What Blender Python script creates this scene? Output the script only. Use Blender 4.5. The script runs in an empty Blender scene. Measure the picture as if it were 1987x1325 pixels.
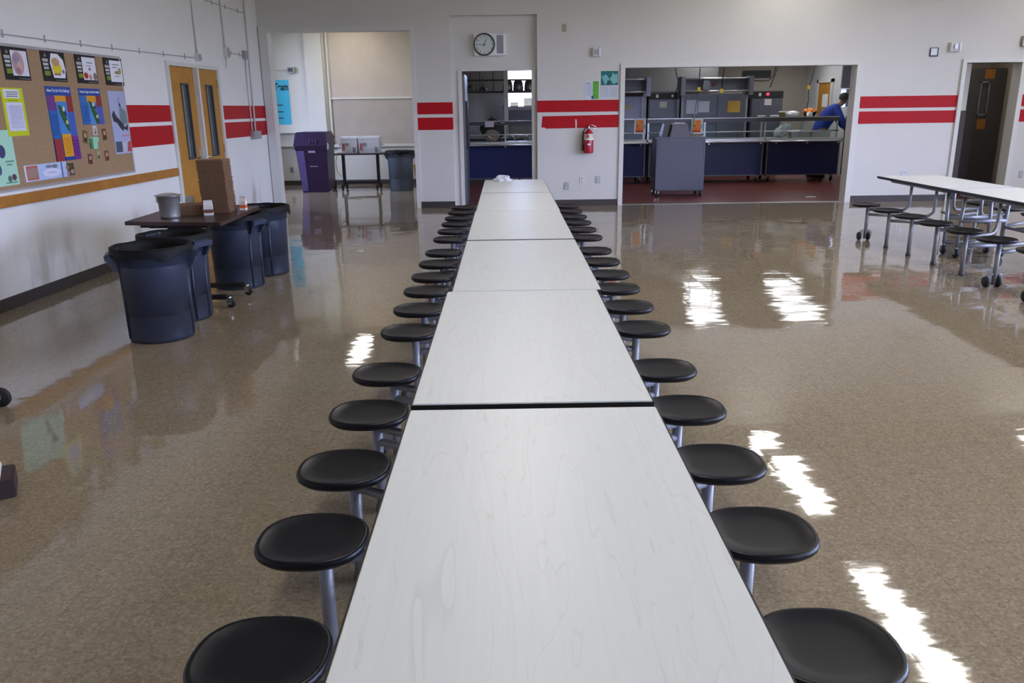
import bpy, bmesh, math, random
from mathutils import Vector, Matrix
random.seed(7)
SC = bpy.context.scene
COL = SC.collection
PI = math.pi

# ------------------------------------------------------------------ camera
F, PITCH, ROLL, YAW, CAMH = 1567.93, 0.28116, -0.01353, 0.00417, 1.6236
CX, CY = 993.5, 662.5
FW = Vector((math.sin(YAW)*math.cos(PITCH), math.cos(YAW)*math.cos(PITCH), -math.sin(PITCH)))
R0 = Vector((math.cos(YAW), -math.sin(YAW), 0)); U0 = R0.cross(FW)
RR = R0*math.cos(ROLL)+U0*math.sin(ROLL); UU = -R0*math.sin(ROLL)+U0*math.cos(ROLL)
cd = bpy.data.cameras.new('camera'); cam = bpy.data.objects.new('camera', cd); COL.objects.link(cam)
cd.sensor_width = 36; cd.lens = 36*F/1987; cd.clip_end = 200; cd.clip_start = .02
m = Matrix((RR, UU, -FW)).transposed().to_4x4(); m.translation = (0, 0, CAMH); cam.matrix_world = m
SC.camera = cam

# ------------------------------------------------------------------ world, lights, exposure
SC.view_settings.view_transform = 'Standard'; SC.view_settings.look = 'None'
SC.view_settings.gamma = 1; SC.view_settings.use_curve_mapping = False
SC.view_settings.exposure = 0.45
w = bpy.data.worlds.new('sky'); SC.world = w; w.use_nodes = True
nt = w.node_tree; nt.nodes.clear()
wo = nt.nodes.new('ShaderNodeOutputWorld'); bg = nt.nodes.new('ShaderNodeBackground')
tc = nt.nodes.new('ShaderNodeTexCoord'); sx = nt.nodes.new('ShaderNodeSeparateXYZ'); rp = nt.nodes.new('ShaderNodeValToRGB')
nt.links.new(tc.outputs['Generated'], sx.inputs[0]); nt.links.new(sx.outputs['Z'], rp.inputs[0])
rp.color_ramp.elements[0].position = 0.0; rp.color_ramp.elements[0].color = (.10, .10, .09, 1)
rp.color_ramp.elements[1].position = 0.06; rp.color_ramp.elements[1].color = (.54, .60, 1.0, 1)
nt.links.new(rp.outputs[0], bg.inputs[0]); bg.inputs[1].default_value = 25
nt.links.new(bg.outputs[0], wo.inputs[0])
D, L = 13.957, -4.315          # far wall plane, left wall
RW, CEIL = 12.5, 4.2           # right wall, ceiling height
RWIN = [(-2.2, 1.4), (1.8, 5.0), (5.4, 8.6)]   # window spans (Y) in the right wall, z 0.9-3.1
def area(name, loc, rot, sx_, sy_, power, color, portal=False):
    ld = bpy.data.lights.new(name, 'AREA'); ld.shape = 'RECTANGLE'; ld.size = sx_; ld.size_y = sy_
    ld.energy = power; ld.color = color
    if portal: ld.cycles.is_portal = True
    o = bpy.data.objects.new(name, ld); COL.objects.link(o); o.location = loc; o.rotation_euler = rot
    return o
FWIN = [(6.2, 8.2)]                   # window spans (X) in the wall behind the camera
for a, b in FWIN:
    area('window_daylight', ((a+b)/2, -4.32, 2.25), (PI/2, 0, 0), b-a, 2.3, 1, (1, 1, 1), True)
for a, b in RWIN:
    area('window_daylight', (RW+.12, (a+b)/2, 2.4), (0, PI/2, 0), 3.0, b-a, 1, (1, 1, 1), True)

# ------------------------------------------------------------------ materials
MATS = {}
def M(name, col, rough=.5, metal=0.0, var=.06, scale=18, bump=0.0, emit=None, coat=0.0, spec=.5):
    if name in MATS: return MATS[name]
    mt = bpy.data.materials.new(name); mt.use_nodes = True; MATS[name] = mt
    n = mt.node_tree; b = n.nodes['Principled BSDF']
    b.inputs['Roughness'].default_value = rough; b.inputs['Metallic'].default_value = metal
    b.inputs['Coat Weight'].default_value = coat; b.inputs['Specular IOR Level'].default_value = spec
    t = n.nodes.new('ShaderNodeTexCoord'); no = n.nodes.new('ShaderNodeTexNoise')
    no.inputs['Scale'].default_value = scale; no.inputs['Detail'].default_value = 4
    n.links.new(t.outputs['Object'], no.inputs['Vector'])
    r = n.nodes.new('ShaderNodeValToRGB')
    c = col
    r.color_ramp.elements[0].position = .3; r.color_ramp.elements[1].position = .7
    r.color_ramp.elements[0].color = tuple(max(0, x*(1-var)) for x in c)+(1,)
    r.color_ramp.elements[1].color = tuple(min(1, x*(1+var)) for x in c)+(1,)
    n.links.new(no.outputs['Fac'], r.inputs[0]); n.links.new(r.outputs[0], b.inputs['Base Color'])
    if bump:
        bp = n.nodes.new('ShaderNodeBump'); bp.inputs['Strength'].default_value = bump; bp.inputs['Distance'].default_value = .003
        n2 = n.nodes.new('ShaderNodeTexNoise'); n2.inputs['Scale'].default_value = 60
        n.links.new(t.outputs['Object'], n2.inputs['Vector'])
        n.links.new(n2.outputs['Fac'], bp.inputs['Height']); n.links.new(bp.outputs[0], b.inputs['Normal'])
    if emit:
        b.inputs['Emission Color'].default_value = emit[:3]+(1,); b.inputs['Emission Strength'].default_value = emit[3]
    return mt
WHITE = M('wall_paint', (.62, .60, .57), .45, var=.025, scale=1.3, bump=.15)
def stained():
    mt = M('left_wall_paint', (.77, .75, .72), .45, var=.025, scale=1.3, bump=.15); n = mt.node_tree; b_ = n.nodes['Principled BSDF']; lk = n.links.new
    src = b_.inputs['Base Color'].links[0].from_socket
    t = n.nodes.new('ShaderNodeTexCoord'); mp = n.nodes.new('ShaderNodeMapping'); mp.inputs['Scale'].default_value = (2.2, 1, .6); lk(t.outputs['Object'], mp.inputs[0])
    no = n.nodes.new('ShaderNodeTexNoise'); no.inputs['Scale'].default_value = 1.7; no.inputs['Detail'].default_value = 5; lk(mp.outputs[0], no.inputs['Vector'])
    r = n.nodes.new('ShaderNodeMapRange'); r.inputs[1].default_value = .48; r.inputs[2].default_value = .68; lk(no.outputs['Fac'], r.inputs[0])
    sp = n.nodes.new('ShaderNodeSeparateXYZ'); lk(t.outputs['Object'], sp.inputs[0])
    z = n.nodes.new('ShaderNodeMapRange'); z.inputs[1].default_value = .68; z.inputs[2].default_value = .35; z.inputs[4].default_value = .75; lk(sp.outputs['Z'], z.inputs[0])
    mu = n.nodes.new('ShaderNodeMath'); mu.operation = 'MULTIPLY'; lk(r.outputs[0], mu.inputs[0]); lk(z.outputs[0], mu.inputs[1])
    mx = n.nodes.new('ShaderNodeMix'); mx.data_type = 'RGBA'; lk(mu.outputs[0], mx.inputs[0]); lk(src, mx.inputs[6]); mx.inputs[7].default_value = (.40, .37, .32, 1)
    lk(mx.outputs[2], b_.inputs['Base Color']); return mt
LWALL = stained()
TRIM = M('trim_paint', (.64, .63, .60), .4, var=.02)
RED = M('red_stripe_paint', (.42, .005, .011), .5, var=.05, spec=.2)
BASE = M('base_cove', (.045, .036, .032), .5)
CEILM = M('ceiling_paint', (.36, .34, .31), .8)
GREYST = M('steel_grey_paint', (.15, .155, .185), .38, .5)
STEEL = M('stainless', (.62, .62, .64), .3, .8, var=.04, scale=5)
CHROME = M('chrome', (.75, .76, .78), .12, 1.0)
TUBE = M('grey_tube_paint', (.27, .27, .29), .38, .15)
BLACKP = M('black_plastic', (.0065, .0065, .0095), .36, bump=.1, spec=.3)
BLACK = M('black', (.012, .011, .011), .5)
RUBBER = M('rubber', (.015, .015, .015), .6)
OAK = M('oak_veneer', (.44, .20, .028), .45, spec=.3, var=.12, scale=6)
OAKRAIL = M('oak_rail', (.37, .155, .028), .5, spec=.3, var=.15, scale=9)
CORK = M('cork', (.34, .215, .115), .8, var=.12, scale=60)
PLATE = M('metal_plate', (.40, .40, .40), .4, .6)
CREAM = M('cream_paint', (.62, .60, .53), .6, var=.03, scale=2)
TAN = M('tan_blind', (.52, .44, .35), .7, var=.05, scale=3)
TACK = M('tack_panel', (.42, .36, .29), .8, var=.05, scale=3)
CANG = M('grey_can_plastic', (.032, .042, .075), .38, var=.08, scale=7)
PURP = M('purple_plastic', (.026, .008, .05), .4)
LINER = M('black_liner', (.007, .007, .008), .6, bump=.3, spec=.2)
WALNUT = M('dark_table_laminate', (.040, .018, .013), .35, var=.2)
CARTST = M('register_grey_paint', (.085, .083, .108), .4, .3)
CARD = M('brown_card', (.24, .135, .075), .8, var=.1, scale=30)
NAVY = M('navy_panel', (.008, .016, .10), .4, var=.1)
KWALL = M('kitchen_wall', (.45, .40, .33), .6)
QUARRY = M('quarry_tile', (.17, .045, .032), .28, var=.15, scale=9)
PAPER = M('paper', (.80, .80, .80), .7, var=.03)
YEL = M('yellow_plastic', (.60, .42, .02), .5)
DGREY = M('dark_grey', (.06, .06, .065), .5)
SKIN = M('skin', (.25, .12, .07), .5)
SHIRT = M('blue_shirt', (.008, .03, .24), .8)
LAMP = M('lamp_diffuser', (.9, .9, .9), .5, emit=(1, .97, .91, 11.5))
HLAMP = M('hall_lamp_diffuser', (.9, .9, .9), .5, emit=(1, .96, .88, 14))
VFILL = M('vestibule_fill_diffuser', (.9, .9, .9), .5, emit=(1, .92, .8, 6))
KLAMP = M('kitchen_lamp_diffuser', (.9, .9, .9), .5, emit=(.95, .97, 1.0, 4))
def flat(rgb, rough=.6):
    return M('print_%02x%02x%02x' % tuple(int(max(0, min(1, c))*255) for c in rgb), rgb, rough, var=.03, scale=40)
def glass_mat(name='clear_glass', tint=(.92, .96, .95), refl=.12):
    if name in MATS: return MATS[name]
    mt = bpy.data.materials.new(name); mt.use_nodes = True; MATS[name] = mt
    n = mt.node_tree; n.nodes.clear(); o = n.nodes.new('ShaderNodeOutputMaterial'); mx = n.nodes.new('ShaderNodeMixShader')
    tr = n.nodes.new('ShaderNodeBsdfTransparent'); gl = n.nodes.new('ShaderNodeBsdfGlossy'); lw = n.nodes.new('ShaderNodeLayerWeight')
    tr.inputs[0].default_value = tint+(1,); gl.inputs['Roughness'].default_value = .03; lw.inputs[0].default_value = refl
    n.links.new(lw.outputs['Fresnel'], mx.inputs[0]); n.links.new(tr.outputs[0], mx.inputs[1]); n.links.new(gl.outputs[0], mx.inputs[2])
    n.links.new(mx.outputs[0], o.inputs[0]); return mt
GLASS = glass_mat()

def floor_material():
    mt = bpy.data.materials.new('vinyl_tile_floor'); mt.use_nodes = True
    n = mt.node_tree; b = n.nodes['Principled BSDF']; lk = n.links.new
    g = n.nodes.new('ShaderNodeNewGeometry')
    def noise(scale, det=3, rough=.6):
        t = n.nodes.new('ShaderNodeTexNoise'); t.inputs['Scale'].default_value = scale; t.inputs['Detail'].default_value = det
        t.inputs['Roughness'].default_value = rough; lk(g.outputs['Position'], t.inputs['Vector']); return t
    def vmath(op, a, bb):
        v = n.nodes.new('ShaderNodeVectorMath'); v.operation = op; lk(a, v.inputs[0])
        if isinstance(bb, tuple): v.inputs[1].default_value = bb
        else: lk(bb, v.inputs[1])
        return v
    div = vmath('DIVIDE', g.outputs['Position'], (.305, .305, .305)); fl = n.nodes.new('ShaderNodeVectorMath'); fl.operation = 'FLOOR'
    lk(div.outputs[0], fl.inputs[0]); wn = n.nodes.new('ShaderNodeTexWhiteNoise'); lk(fl.outputs[0], wn.inputs['Vector'])
    # mottled chips
    vo = n.nodes.new('ShaderNodeTexVoronoi'); vo.inputs['Scale'].default_value = 105; vo.inputs['Randomness'].default_value = 1
    ns = noise(40, 2); dsp = vmath('SCALE', ns.outputs['Color'], (0, 0, 0)); dsp.inputs['Scale'].default_value = .03
    ad = vmath('ADD', g.outputs['Position'], dsp.outputs[0]); lk(ad.outputs[0], vo.inputs['Vector'])
    sp = n.nodes.new('ShaderNodeSeparateColor'); lk(vo.outputs['Color'], sp.inputs[0])
    rr = n.nodes.new('ShaderNodeValToRGB'); cr = rr.color_ramp
    cr.elements[0].position = 0; cr.elements[0].color = (.212, .166, .112, 1)
    cr.elements[1].position = 1; cr.elements[1].color = (.335, .278, .202, 1)
    e = cr.elements.new(.35); e.color = (.256, .203, .138, 1)
    e = cr.elements.new(.75); e.color = (.285, .23, .159, 1)
    lk(sp.outputs[0], rr.inputs[0])
    big = noise(.8, 3); mp = n.nodes.new('ShaderNodeMapRange'); mp.inputs[3].default_value = .9; mp.inputs[4].default_value = 1.1
    lk(big.outputs['Fac'], mp.inputs[0])
    sc = vmath('SCALE', rr.outputs[0], (0, 0, 0)); lk(mp.outputs[0], sc.inputs['Scale'])
    # tile joints
    fr = n.nodes.new('ShaderNodeVectorMath'); fr.operation = 'FRACTION'; lk(div.outputs[0], fr.inputs[0])
    sxyz = n.nodes.new('ShaderNodeSeparateXYZ'); lk(fr.outputs[0], sxyz.inputs[0])
    def lt(o):
        q = n.nodes.new('ShaderNodeMath'); q.operation = 'LESS_THAN'; q.inputs[1].default_value = .008; lk(o, q.inputs[0]); return q
    mxm = n.nodes.new('ShaderNodeMath'); mxm.operation = 'MAXIMUM'; lk(lt(sxyz.outputs[0]).outputs[0], mxm.inputs[0]); lk(lt(sxyz.outputs[1]).outputs[0], mxm.inputs[1])
    jm = n.nodes.new('ShaderNodeMath'); jm.operation = 'MULTIPLY'; jm.inputs[1].default_value = .35; lk(mxm.outputs[0], jm.inputs[0])
    mix = n.nodes.new('ShaderNodeMix'); mix.data_type = 'RGBA'; lk(jm.outputs[0], mix.inputs[0]); lk(sc.outputs[0], mix.inputs[6]); mix.inputs[7].default_value = (.06, .045, .03, 1)
    lk(mix.outputs[2], b.inputs['Base Color'])
    # each tile lies at its own tiny tilt, and the wax coat is slightly wavy
    def centred(o, k):
        s = vmath('SUBTRACT', o, (.5, .5, .5)); q = vmath('MULTIPLY', s.outputs[0], (k, k, 0)); return q
    mpn = n.nodes.new('ShaderNodeMapping'); mpn.inputs['Scale'].default_value = (1.3, 9, 1); lk(g.outputs['Position'], mpn.inputs[0])
    nst = n.nodes.new('ShaderNodeTexNoise'); nst.inputs['Scale'].default_value = 1.6; nst.inputs['Detail'].default_value = 4; nst.inputs['Roughness'].default_value = .65; lk(mpn.outputs[0], nst.inputs['Vector'])
    t1 = centred(wn.outputs['Color'], .011); t2 = centred(nst.outputs['Color'], .042); t3 = centred(noise(90, 2).outputs['Color'], .005)
    s1 = vmath('ADD', t1.outputs[0], t2.outputs[0]); s2 = vmath('ADD', s1.outputs[0], t3.outputs[0])
    s3 = vmath('ADD', s2.outputs[0], g.outputs['Normal']); nm = n.nodes.new('ShaderNodeVectorMath'); nm.operation = 'NORMALIZE'; lk(s3.outputs[0], nm.inputs[0])
    lk(nm.outputs[0], b.inputs['Normal'])
    b.inputs['Roughness'].default_value = .045; b.inputs['IOR'].default_value = 1.5
    return mt
FLOORM = floor_material()

def laminate():
    mt = bpy.data.materials.new('white_ash_laminate'); mt.use_nodes = True
    n = mt.node_tree; b = n.nodes['Principled BSDF']; lk = n.links.new
    t = n.nodes.new('ShaderNodeTexCoord'); mp = n.nodes.new('ShaderNodeMapping'); mp.inputs['Scale'].default_value = (1, .13, 1)
    lk(t.outputs['Object'], mp.inputs[0])
    n1 = n.nodes.new('ShaderNodeTexNoise'); n1.inputs['Scale'].default_value = 5; n1.inputs['Detail'].default_value = 3; n1.inputs['Distortion'].default_value = .6
    lk(mp.outputs[0], n1.inputs['Vector'])
    # contour lines of the noise make the cathedral grain
    mu = n.nodes.new('ShaderNodeMath'); mu.operation = 'MULTIPLY'; mu.inputs[1].default_value = 15; lk(n1.outputs['Fac'], mu.inputs[0])
    fr = n.nodes.new('ShaderNodeMath'); fr.operation = 'FRACT'; lk(mu.outputs[0], fr.inputs[0])
    r = n.nodes.new('ShaderNodeValToRGB'); cr = r.color_ramp
    cr.elements[0].position = 0; cr.elements[0].color = (.625, .635, .622, 1); cr.elements[1].position = 1; cr.elements[1].color = (.69, .705, .70, 1)
    e = cr.elements.new(.09); e.color = (.685, .70, .695, 1)
    lk(fr.outputs[0], r.inputs[0])
    mp2 = n.nodes.new('ShaderNodeMapping'); mp2.inputs['Scale'].default_value = (1, .03, 1); lk(t.outputs['Object'], mp2.inputs[0])
    n2 = n.nodes.new('ShaderNodeTexNoise'); n2.inputs['Scale'].default_value = 90; n2.inputs['Detail'].default_value = 3; lk(mp2.outputs[0], n2.inputs['Vector'])
    mr = n.nodes.new('ShaderNodeMapRange'); mr.inputs[3].default_value = .95; mr.inputs[4].default_value = 1.03; lk(n2.outputs['Fac'], mr.inputs[0])
    vm = n.nodes.new('ShaderNodeVectorMath'); vm.operation = 'SCALE'; lk(r.outputs[0], vm.inputs[0]); lk(mr.outputs[0], vm.inputs['Scale'])
    lk(vm.outputs[0], b.inputs['Base Color']); b.inputs['Roughness'].default_value = .38
    return mt
LAMI = laminate()

# ------------------------------------------------------------------ mesh helpers
class MB:
    """collects shapes and links them as one mesh object"""
    def __init__(s, mat=None): s.bm = bmesh.new(); s.mats = []; s.cur = 0; s.use(mat or BLACK)
    def use(s, mat):
        if mat not in s.mats: s.mats.append(mat)
        s.cur = s.mats.index(mat); return s
    def _f(s, vs, smooth=False):
        try: f = s.bm.faces.new(vs)
        except ValueError: return
        f.material_index = s.cur; f.smooth = smooth
    def box(s, x0, x1, y0, y1, z0, z1, bev=0.0):
        if bev > 0:
            t = bmesh.new(); bmesh.ops.create_cube(t, size=1)
            for v in t.verts: v.co = Vector(((x0+x1)/2+v.co.x*(x1-x0), (y0+y1)/2+v.co.y*(y1-y0), (z0+z1)/2+v.co.z*(z1-z0)))
            bmesh.ops.bevel(t, geom=t.edges[:], offset=bev, segments=2, affect='EDGES')
            vm = {v: s.bm.verts.new(v.co) for v in t.verts}
            for f in t.faces: s._f([vm[v] for v in f.verts])
            t.free(); return s
        v = [s.bm.verts.new((x, y, z)) for z in (z0, z1) for y in (y0, y1) for x in (x0, x1)]
        for q in ((0, 2, 3, 1), (4, 5, 7, 6), (0, 1, 5, 4), (2, 6, 7, 3), (0, 4, 6, 2), (1, 3, 7, 5)): s._f([v[i] for i in q])
        return s
    def hexa(s, p):
        v = [s.bm.verts.new(q) for q in p]
        for q in ((0, 3, 2, 1), (4, 5, 6, 7), (0, 1, 5, 4), (1, 2, 6, 5), (2, 3, 7, 6), (3, 0, 4, 7)): s._f([v[i] for i in q])
        return s
    def poly(s, pts):
        s._f([s.bm.verts.new(q) for q in pts]); return s
    def tube(s, pts, r, n=8, cap=True, taper=None):
        pts = [Vector(q) for q in pts]; rings = []; up = None
        for i, q in enumerate(pts):
            d = (pts[min(i+1, len(pts)-1)]-pts[max(i-1, 0)]).normalized()
            if up is None: up = d.orthogonal().normalized()
            up = (up-d*up.dot(d)).normalized(); sd = d.cross(up)
            ri = r if taper is None else r*taper[i]
            rings.append([s.bm.verts.new(q+(up*math.cos(2*PI*k/n)+sd*math.sin(2*PI*k/n))*ri) for k in range(n)])
        for a, b in zip(rings, rings[1:]):
            for k in range(n): s._f([a[k], a[(k+1) % n], b[(k+1) % n], b[k]], True)
        if cap: s._f(rings[0][::-1]); s._f(rings[-1])
        return s
    def lathe(s, prof, c=(0, 0, 0), n=24, sx=1, sy=1, ex=2.0, axis='z', a0=0.0, a1=2*PI):
        c = Vector(c); full = abs(a1-a0-2*PI) < 1e-6; rings = []
        for r, z in prof:
            ring = []
            cnt = n if full else n+1
            if r < 1e-6: cnt = 1
            for k in range(cnt):
                a = a0+(a1-a0)*k/n; ca, sa = math.cos(a), math.sin(a)
                x = math.copysign(abs(ca)**(2/ex), ca)*r*sx; y = math.copysign(abs(sa)**(2/ex), sa)*r*sy
                q = (x, y, z) if axis == 'z' else ((z, x, y) if axis == 'x' else (x, z, y))
                ring.append(s.bm.verts.new(c+Vector(q)))
            rings.append(ring)
        for a, b in zip(rings, rings[1:]):
            if len(a) == 1 and len(b) == 1: continue
            cnt = n
            for k in range(cnt):
                k2 = (k+1) % n if full else k+1
                if len(a) == 1: q = [a[0], b[k2], b[k]]
                elif len(b) == 1: q = [a[k], a[k2], b[0]]
                else: q = [a[k], a[k2], b[k2], b[k]]
                s._f(q, True)
        return s
    def prism(s, pts, h0, h1, axis='y'):
        def P(u, v, h): return (u, h, v) if axis == 'y' else ((h, u, v) if axis == 'x' else (u, v, h))
        a = [s.bm.verts.new(P(u, v, h0)) for u, v in pts]; b = [s.bm.verts.new(P(u, v, h1)) for u, v in pts]
        s._f(a); s._f(b[::-1]); n = len(pts)
        for i in range(n): s._f([a[i], b[i], b[(i+1) % n], a[(i+1) % n]])
        return s
    def text(s, body, u, v, size, y, width=None, align='CENTER', shear=0, bold=0):
        """flat lettering in the x-z plane facing -y, fitted to a width"""
        cu = bpy.data.curves.new('t', 'FONT'); cu.body = body; cu.size = size; cu.align_x = align; cu.align_y = 'CENTER'; cu.shear = shear; cu.offset = bold*size
        to = bpy.data.objects.new('t', cu); COL.objects.link(to); dg = bpy.context.evaluated_depsgraph_get()
        me = bpy.data.meshes.new_from_object(to.evaluated_get(dg))
        xs = [p.co.x for p in me.vertices] or [0, 1]; k = 1
        if width: k = width/max(1e-6, max(xs)-min(xs))
        vs = [s.bm.verts.new((u+p.co.x*k, y, v+p.co.y)) for p in me.vertices]
        for f in me.polygons: s._f([vs[i] for i in f.vertices])
        bpy.data.objects.remove(to); bpy.data.curves.remove(cu); bpy.data.meshes.remove(me)
        return s
    def build(s, name, parent=None, mods=None):
        me = bpy.data.meshes.new(name); bmesh.ops.recalc_face_normals(s.bm, faces=s.bm.faces[:])
        s.bm.to_mesh(me); s.bm.free()
        for q in s.mats: me.materials.append(q)
        o = bpy.data.objects.new(name, me); COL.objects.link(o)
        if parent: o.parent = parent
        return o
def tag(o, label, cat, group=None, kind=None):
    o['label'] = label; o['category'] = cat
    if group: o['group'] = group
    if kind: o['kind'] = kind
    return o
def thing(name, label, cat, loc=(0, 0, 0), rz=0, group=None):
    o = bpy.data.objects.new(name, None); COL.objects.link(o); o.location = loc; o.rotation_euler = (0, 0, rz); o.empty_display_size = .1
    return tag(o, label, cat, group)
def put(o, loc, rz=0):
    o.location = loc; o.rotation_euler = (0, 0, rz); return o
def struct(o):
    o['kind'] = 'structure'; return o
def kids(o): return [c for c in COL.objects if c.parent is o]
def copy_tree(o, parent=None):
    c = o.copy(); COL.objects.link(c)
    if parent: c.parent = parent
    for ch in kids(o): copy_tree(ch, c)
    return c
TMP_TEXT = []

# left wall runs at a slight angle: local x along the wall, z up, -y into the room
LT = math.atan(.048); LA = Vector((L, 7.0, 0)); LDIR = Vector((math.sin(LT), math.cos(LT), 0)); LN = Vector((math.cos(LT), -math.sin(LT), 0))
LROT = PI/2-LT
def lw(s, z, n=0): return LA+LDIR*s+LN*n+Vector((0, 0, z))
C0 = Vector((0, 0, CAMH))
def ray(px, py): return FW+RR*((px-CX)/F)+UU*((CY-py)/F)
def onleft(px, py):          # point of the left wall (along, height)
    d = ray(px, py); n = LN; t = (LA-C0).dot(n)/d.dot(n); X = C0+d*t; return ((X-LA).dot(LDIR), X.z)
def ony(px, py, Y=None):     # point of a plane y = Y (x, z)
    d = ray(px, py); t = (D if Y is None else Y)/d.y; X = C0+d*t; return (X.x, X.z)
def onz(px, py, z=0):
    d = ray(px, py); t = (z-CAMH)/d.z; X = C0+d*t; return (X.x, X.y)
# ================================================================== SETTING
b = MB(FLOORM); b.poly([(-5.2, -4.2, 0), (RW+.3, -4.2, 0), (RW+.3, D+.02, 0), (-5.2, D+.02, 0)]); b.poly([(-6.2, D+.02, 0), (-1.25, D+.02, 0), (-1.25, 18.75, 0), (-6.2, 18.75, 0)])
struct(b.build('floor'))
b = MB(QUARRY); b.poly([(-1.25, D+.16, 0), (9.2, D+.16, 0), (9.2, 22.1, 0), (-1.25, 22.1, 0)]); struct(b.build('floor_kitchen'))
b = MB(M('threshold_metal', (.30, .30, .29), .4, .5)); b.box(-.9, 9.2, D+.02, D+.16, -.02, .004); struct(b.build('trim_1'))
b = MB(CEILM); b.box(-5.2, RW+.3, -4.2, D+.3, CEIL, CEIL+.1); struct(b.build('ceiling'))
b = MB(CEILM); b.box(-6.2, -1.25, D+.2, 18.9, 3.62, 3.7); struct(b.build('ceiling_hall'))
b = MB(CEILM); b.box(-1.25, 9.2, D+.25, 22.2, 2.9, 3.0); struct(b.build('ceiling_kitchen'))
# far wall with its openings
T = D+.20
b = MB(WHITE)
b.box(-4.6, -3.88, D, T, 0, CEIL)
b.box(-3.88, -1.53, D, T, 2.85, CEIL)
b.box(-1.53, -.88, D, T, 0, CEIL)
b.box(-.88, .53, D, T, 3.07, CEIL)
b.box(-.88, -.745, D+.10, T, 0, 3.07); b.box(.45, .53, D+.10, T, 0, 3.07); b.box(-.745, .45, D+.10, T, 2.225, 3.07)
b.box(.53, 1.965, D, T, 0, CEIL)
b.box(1.965, 5.795, D, T, 2.235, CEIL)
b.box(5.795, 7.575, D, T, 0, CEIL)
b.box(7.575, 8.50, D, T, 2.24, CEIL)
b.box(8.50, RW+.1, D, T, 0, CEIL)
struct(b.build('wall_back'))
# left wall (turned), with the double-door hole
b = MB(LWALL); b.box(-11.4, 3.46, 0, .18, 0, CEIL); b.box(3.46, 5.07, 0, .18, 2.20, CEIL); b.box(5.07, 7.02, 0, .18, 0, CEIL)
struct(put(b.build('wall_left'), LA, LROT))
# right wall with windows
b = MB(WHITE); ys = [-4.2]+[q for ab in RWIN for q in ab]+[D+.2]
b.box(RW, RW+.2, -4.2, D+.2, 0, .9); b.box(RW, RW+.2, -4.2, D+.2, 3.9, CEIL)
for i in range(0, len(ys), 2): b.box(RW, RW+.2, ys[i], ys[i+1], .9, 3.9)
struct(b.build('wall_right'))
for k, (a, c) in enumerate(RWIN):
    b = MB(TRIM)
    for y in (a+.03, (2*a+c)/3, (a+2*c)/3, c-.03): b.box(RW+.06, RW+.12, y-.03, y+.03, .9, 3.9)
    for z in (.93, 2.4, 3.87): b.box(RW+.06, RW+.12, a, c, z-.03, z+.03)
    wf = struct(b.build('window_%d' % (k+1)))
    g = MB(GLASS); g.box(RW+.085, RW+.09, a, c, .9, 3.9); g.build('pane', wf)
b = MB(WHITE); xs = [-5.4]+[q for ab in FWIN for q in ab]+[RW+.2]
b.box(-5.4, RW+.2, -4.4, -4.2, 0, 1.1); b.box(-5.4, RW+.2, -4.4, -4.2, 3.4, CEIL)
for i in range(0, len(xs), 2): b.box(xs[i], xs[i+1], -4.4, -4.2, 1.1, 3.4)
struct(b.build('wall_front'))
for k, (a, c) in enumerate(FWIN):
    b = MB(TRIM)
    for x in (a+.03, (a+c)/2, c-.03): b.box(x-.03, x+.03, -4.32, -4.26, 1.1, 3.4)
    for z in (1.13, 2.4, 3.37): b.box(a, c, -4.32, -4.26, z-.03, z+.03)
    wf = struct(b.build('window_%d' % (k+8)))
    g = MB(GLASS); g.box(a, c, -4.295, -4.29, 1.1, 3.4); g.build('pane', wf)
# hall beyond the left opening
b = MB(CREAM); b.box(-6.2, -1.1, 18.75, 18.95, 0, 3.7); struct(b.build('wall_hall_back'))
b = MB(CREAM); b.box(-6.3, -6.2, D+.1, 15.7, 0, 3.7); b.box(-6.3, -6.2, 17.1, 18.9, 0, 3.7); b.box(-6.3, -6.2, 15.7, 17.1, 0, 1.3); b.box(-6.3, -6.2, 15.7, 17.1, 3.5, 3.7); b.box(-6.2, -4.6, D+.1, T, 0, 3.7); struct(b.build('wall_hall_left'))
b = MB(CREAM); b.box(-1.35, -1.25, T, 22.2, 0, 3.7); struct(b.build('wall_hall_right'))
area('window_daylight', (-6.26, 16.4, 2.4), (0, -PI/2, 0), 2.2, 1.4, 1, (1, 1, 1), True)  # unseen window added to bring daylight onto the hall's left half
b = MB(TRIM)
for y in (15.73, 16.4, 17.07): b.box(-6.25, -6.2, y-.03, y+.03, 1.3, 3.5)
for z in (1.33, 3.47): b.box(-6.25, -6.2, 15.7, 17.1, z-.03, z+.03)
wf = struct(b.build('window_10')); g = MB(GLASS); g.box(-6.235, -6.23, 15.7, 17.1, 1.3, 3.5); g.build('pane', wf)
# kitchen shell
kw = MB(KWALL); 
kw.box(-1.3, 0.0, 22, 22.2, 0, 3.0); kw.box(0.0, .85, 22, 22.2, 0, 1.62); kw.box(0, .85, 22, 22.2, 2.62, 3.0); kw.box(.85, 7.85, 22, 22.2, 0, 3.0)
struct(kw.build('wall_kitchen_back'))
area('window_daylight', (.42, 22.1, 2.1), (-PI/2, 0, 0), .85, 1.0, 1, (1, 1, 1), True)
b = MB(TRIM)
for z in (1.64, 2.02, 2.6): b.box(0, .85, 22.0, 22.05, z-.025, z+.025)
for x in (.02, .83): b.box(x-.02, x+.02, 22.0, 22.05, 1.62, 2.62)
wf = struct(b.build('window_5')); g = MB(GLASS); g.box(0, .85, 22.08, 22.085, 1.62, 2.62); g.build('pane', wf)
b = MB(M('kitchen_side_paint', (.62, .62, .62), .5)); b.box(7.85, 8.0, 15.9, 19.0, 0, 3.0); b.box(7.85, 8.0, 19.0, 19.7, 0, 1.55); b.box(7.85, 8.0, 19.0, 19.7, 1.95, 3.0)
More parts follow.
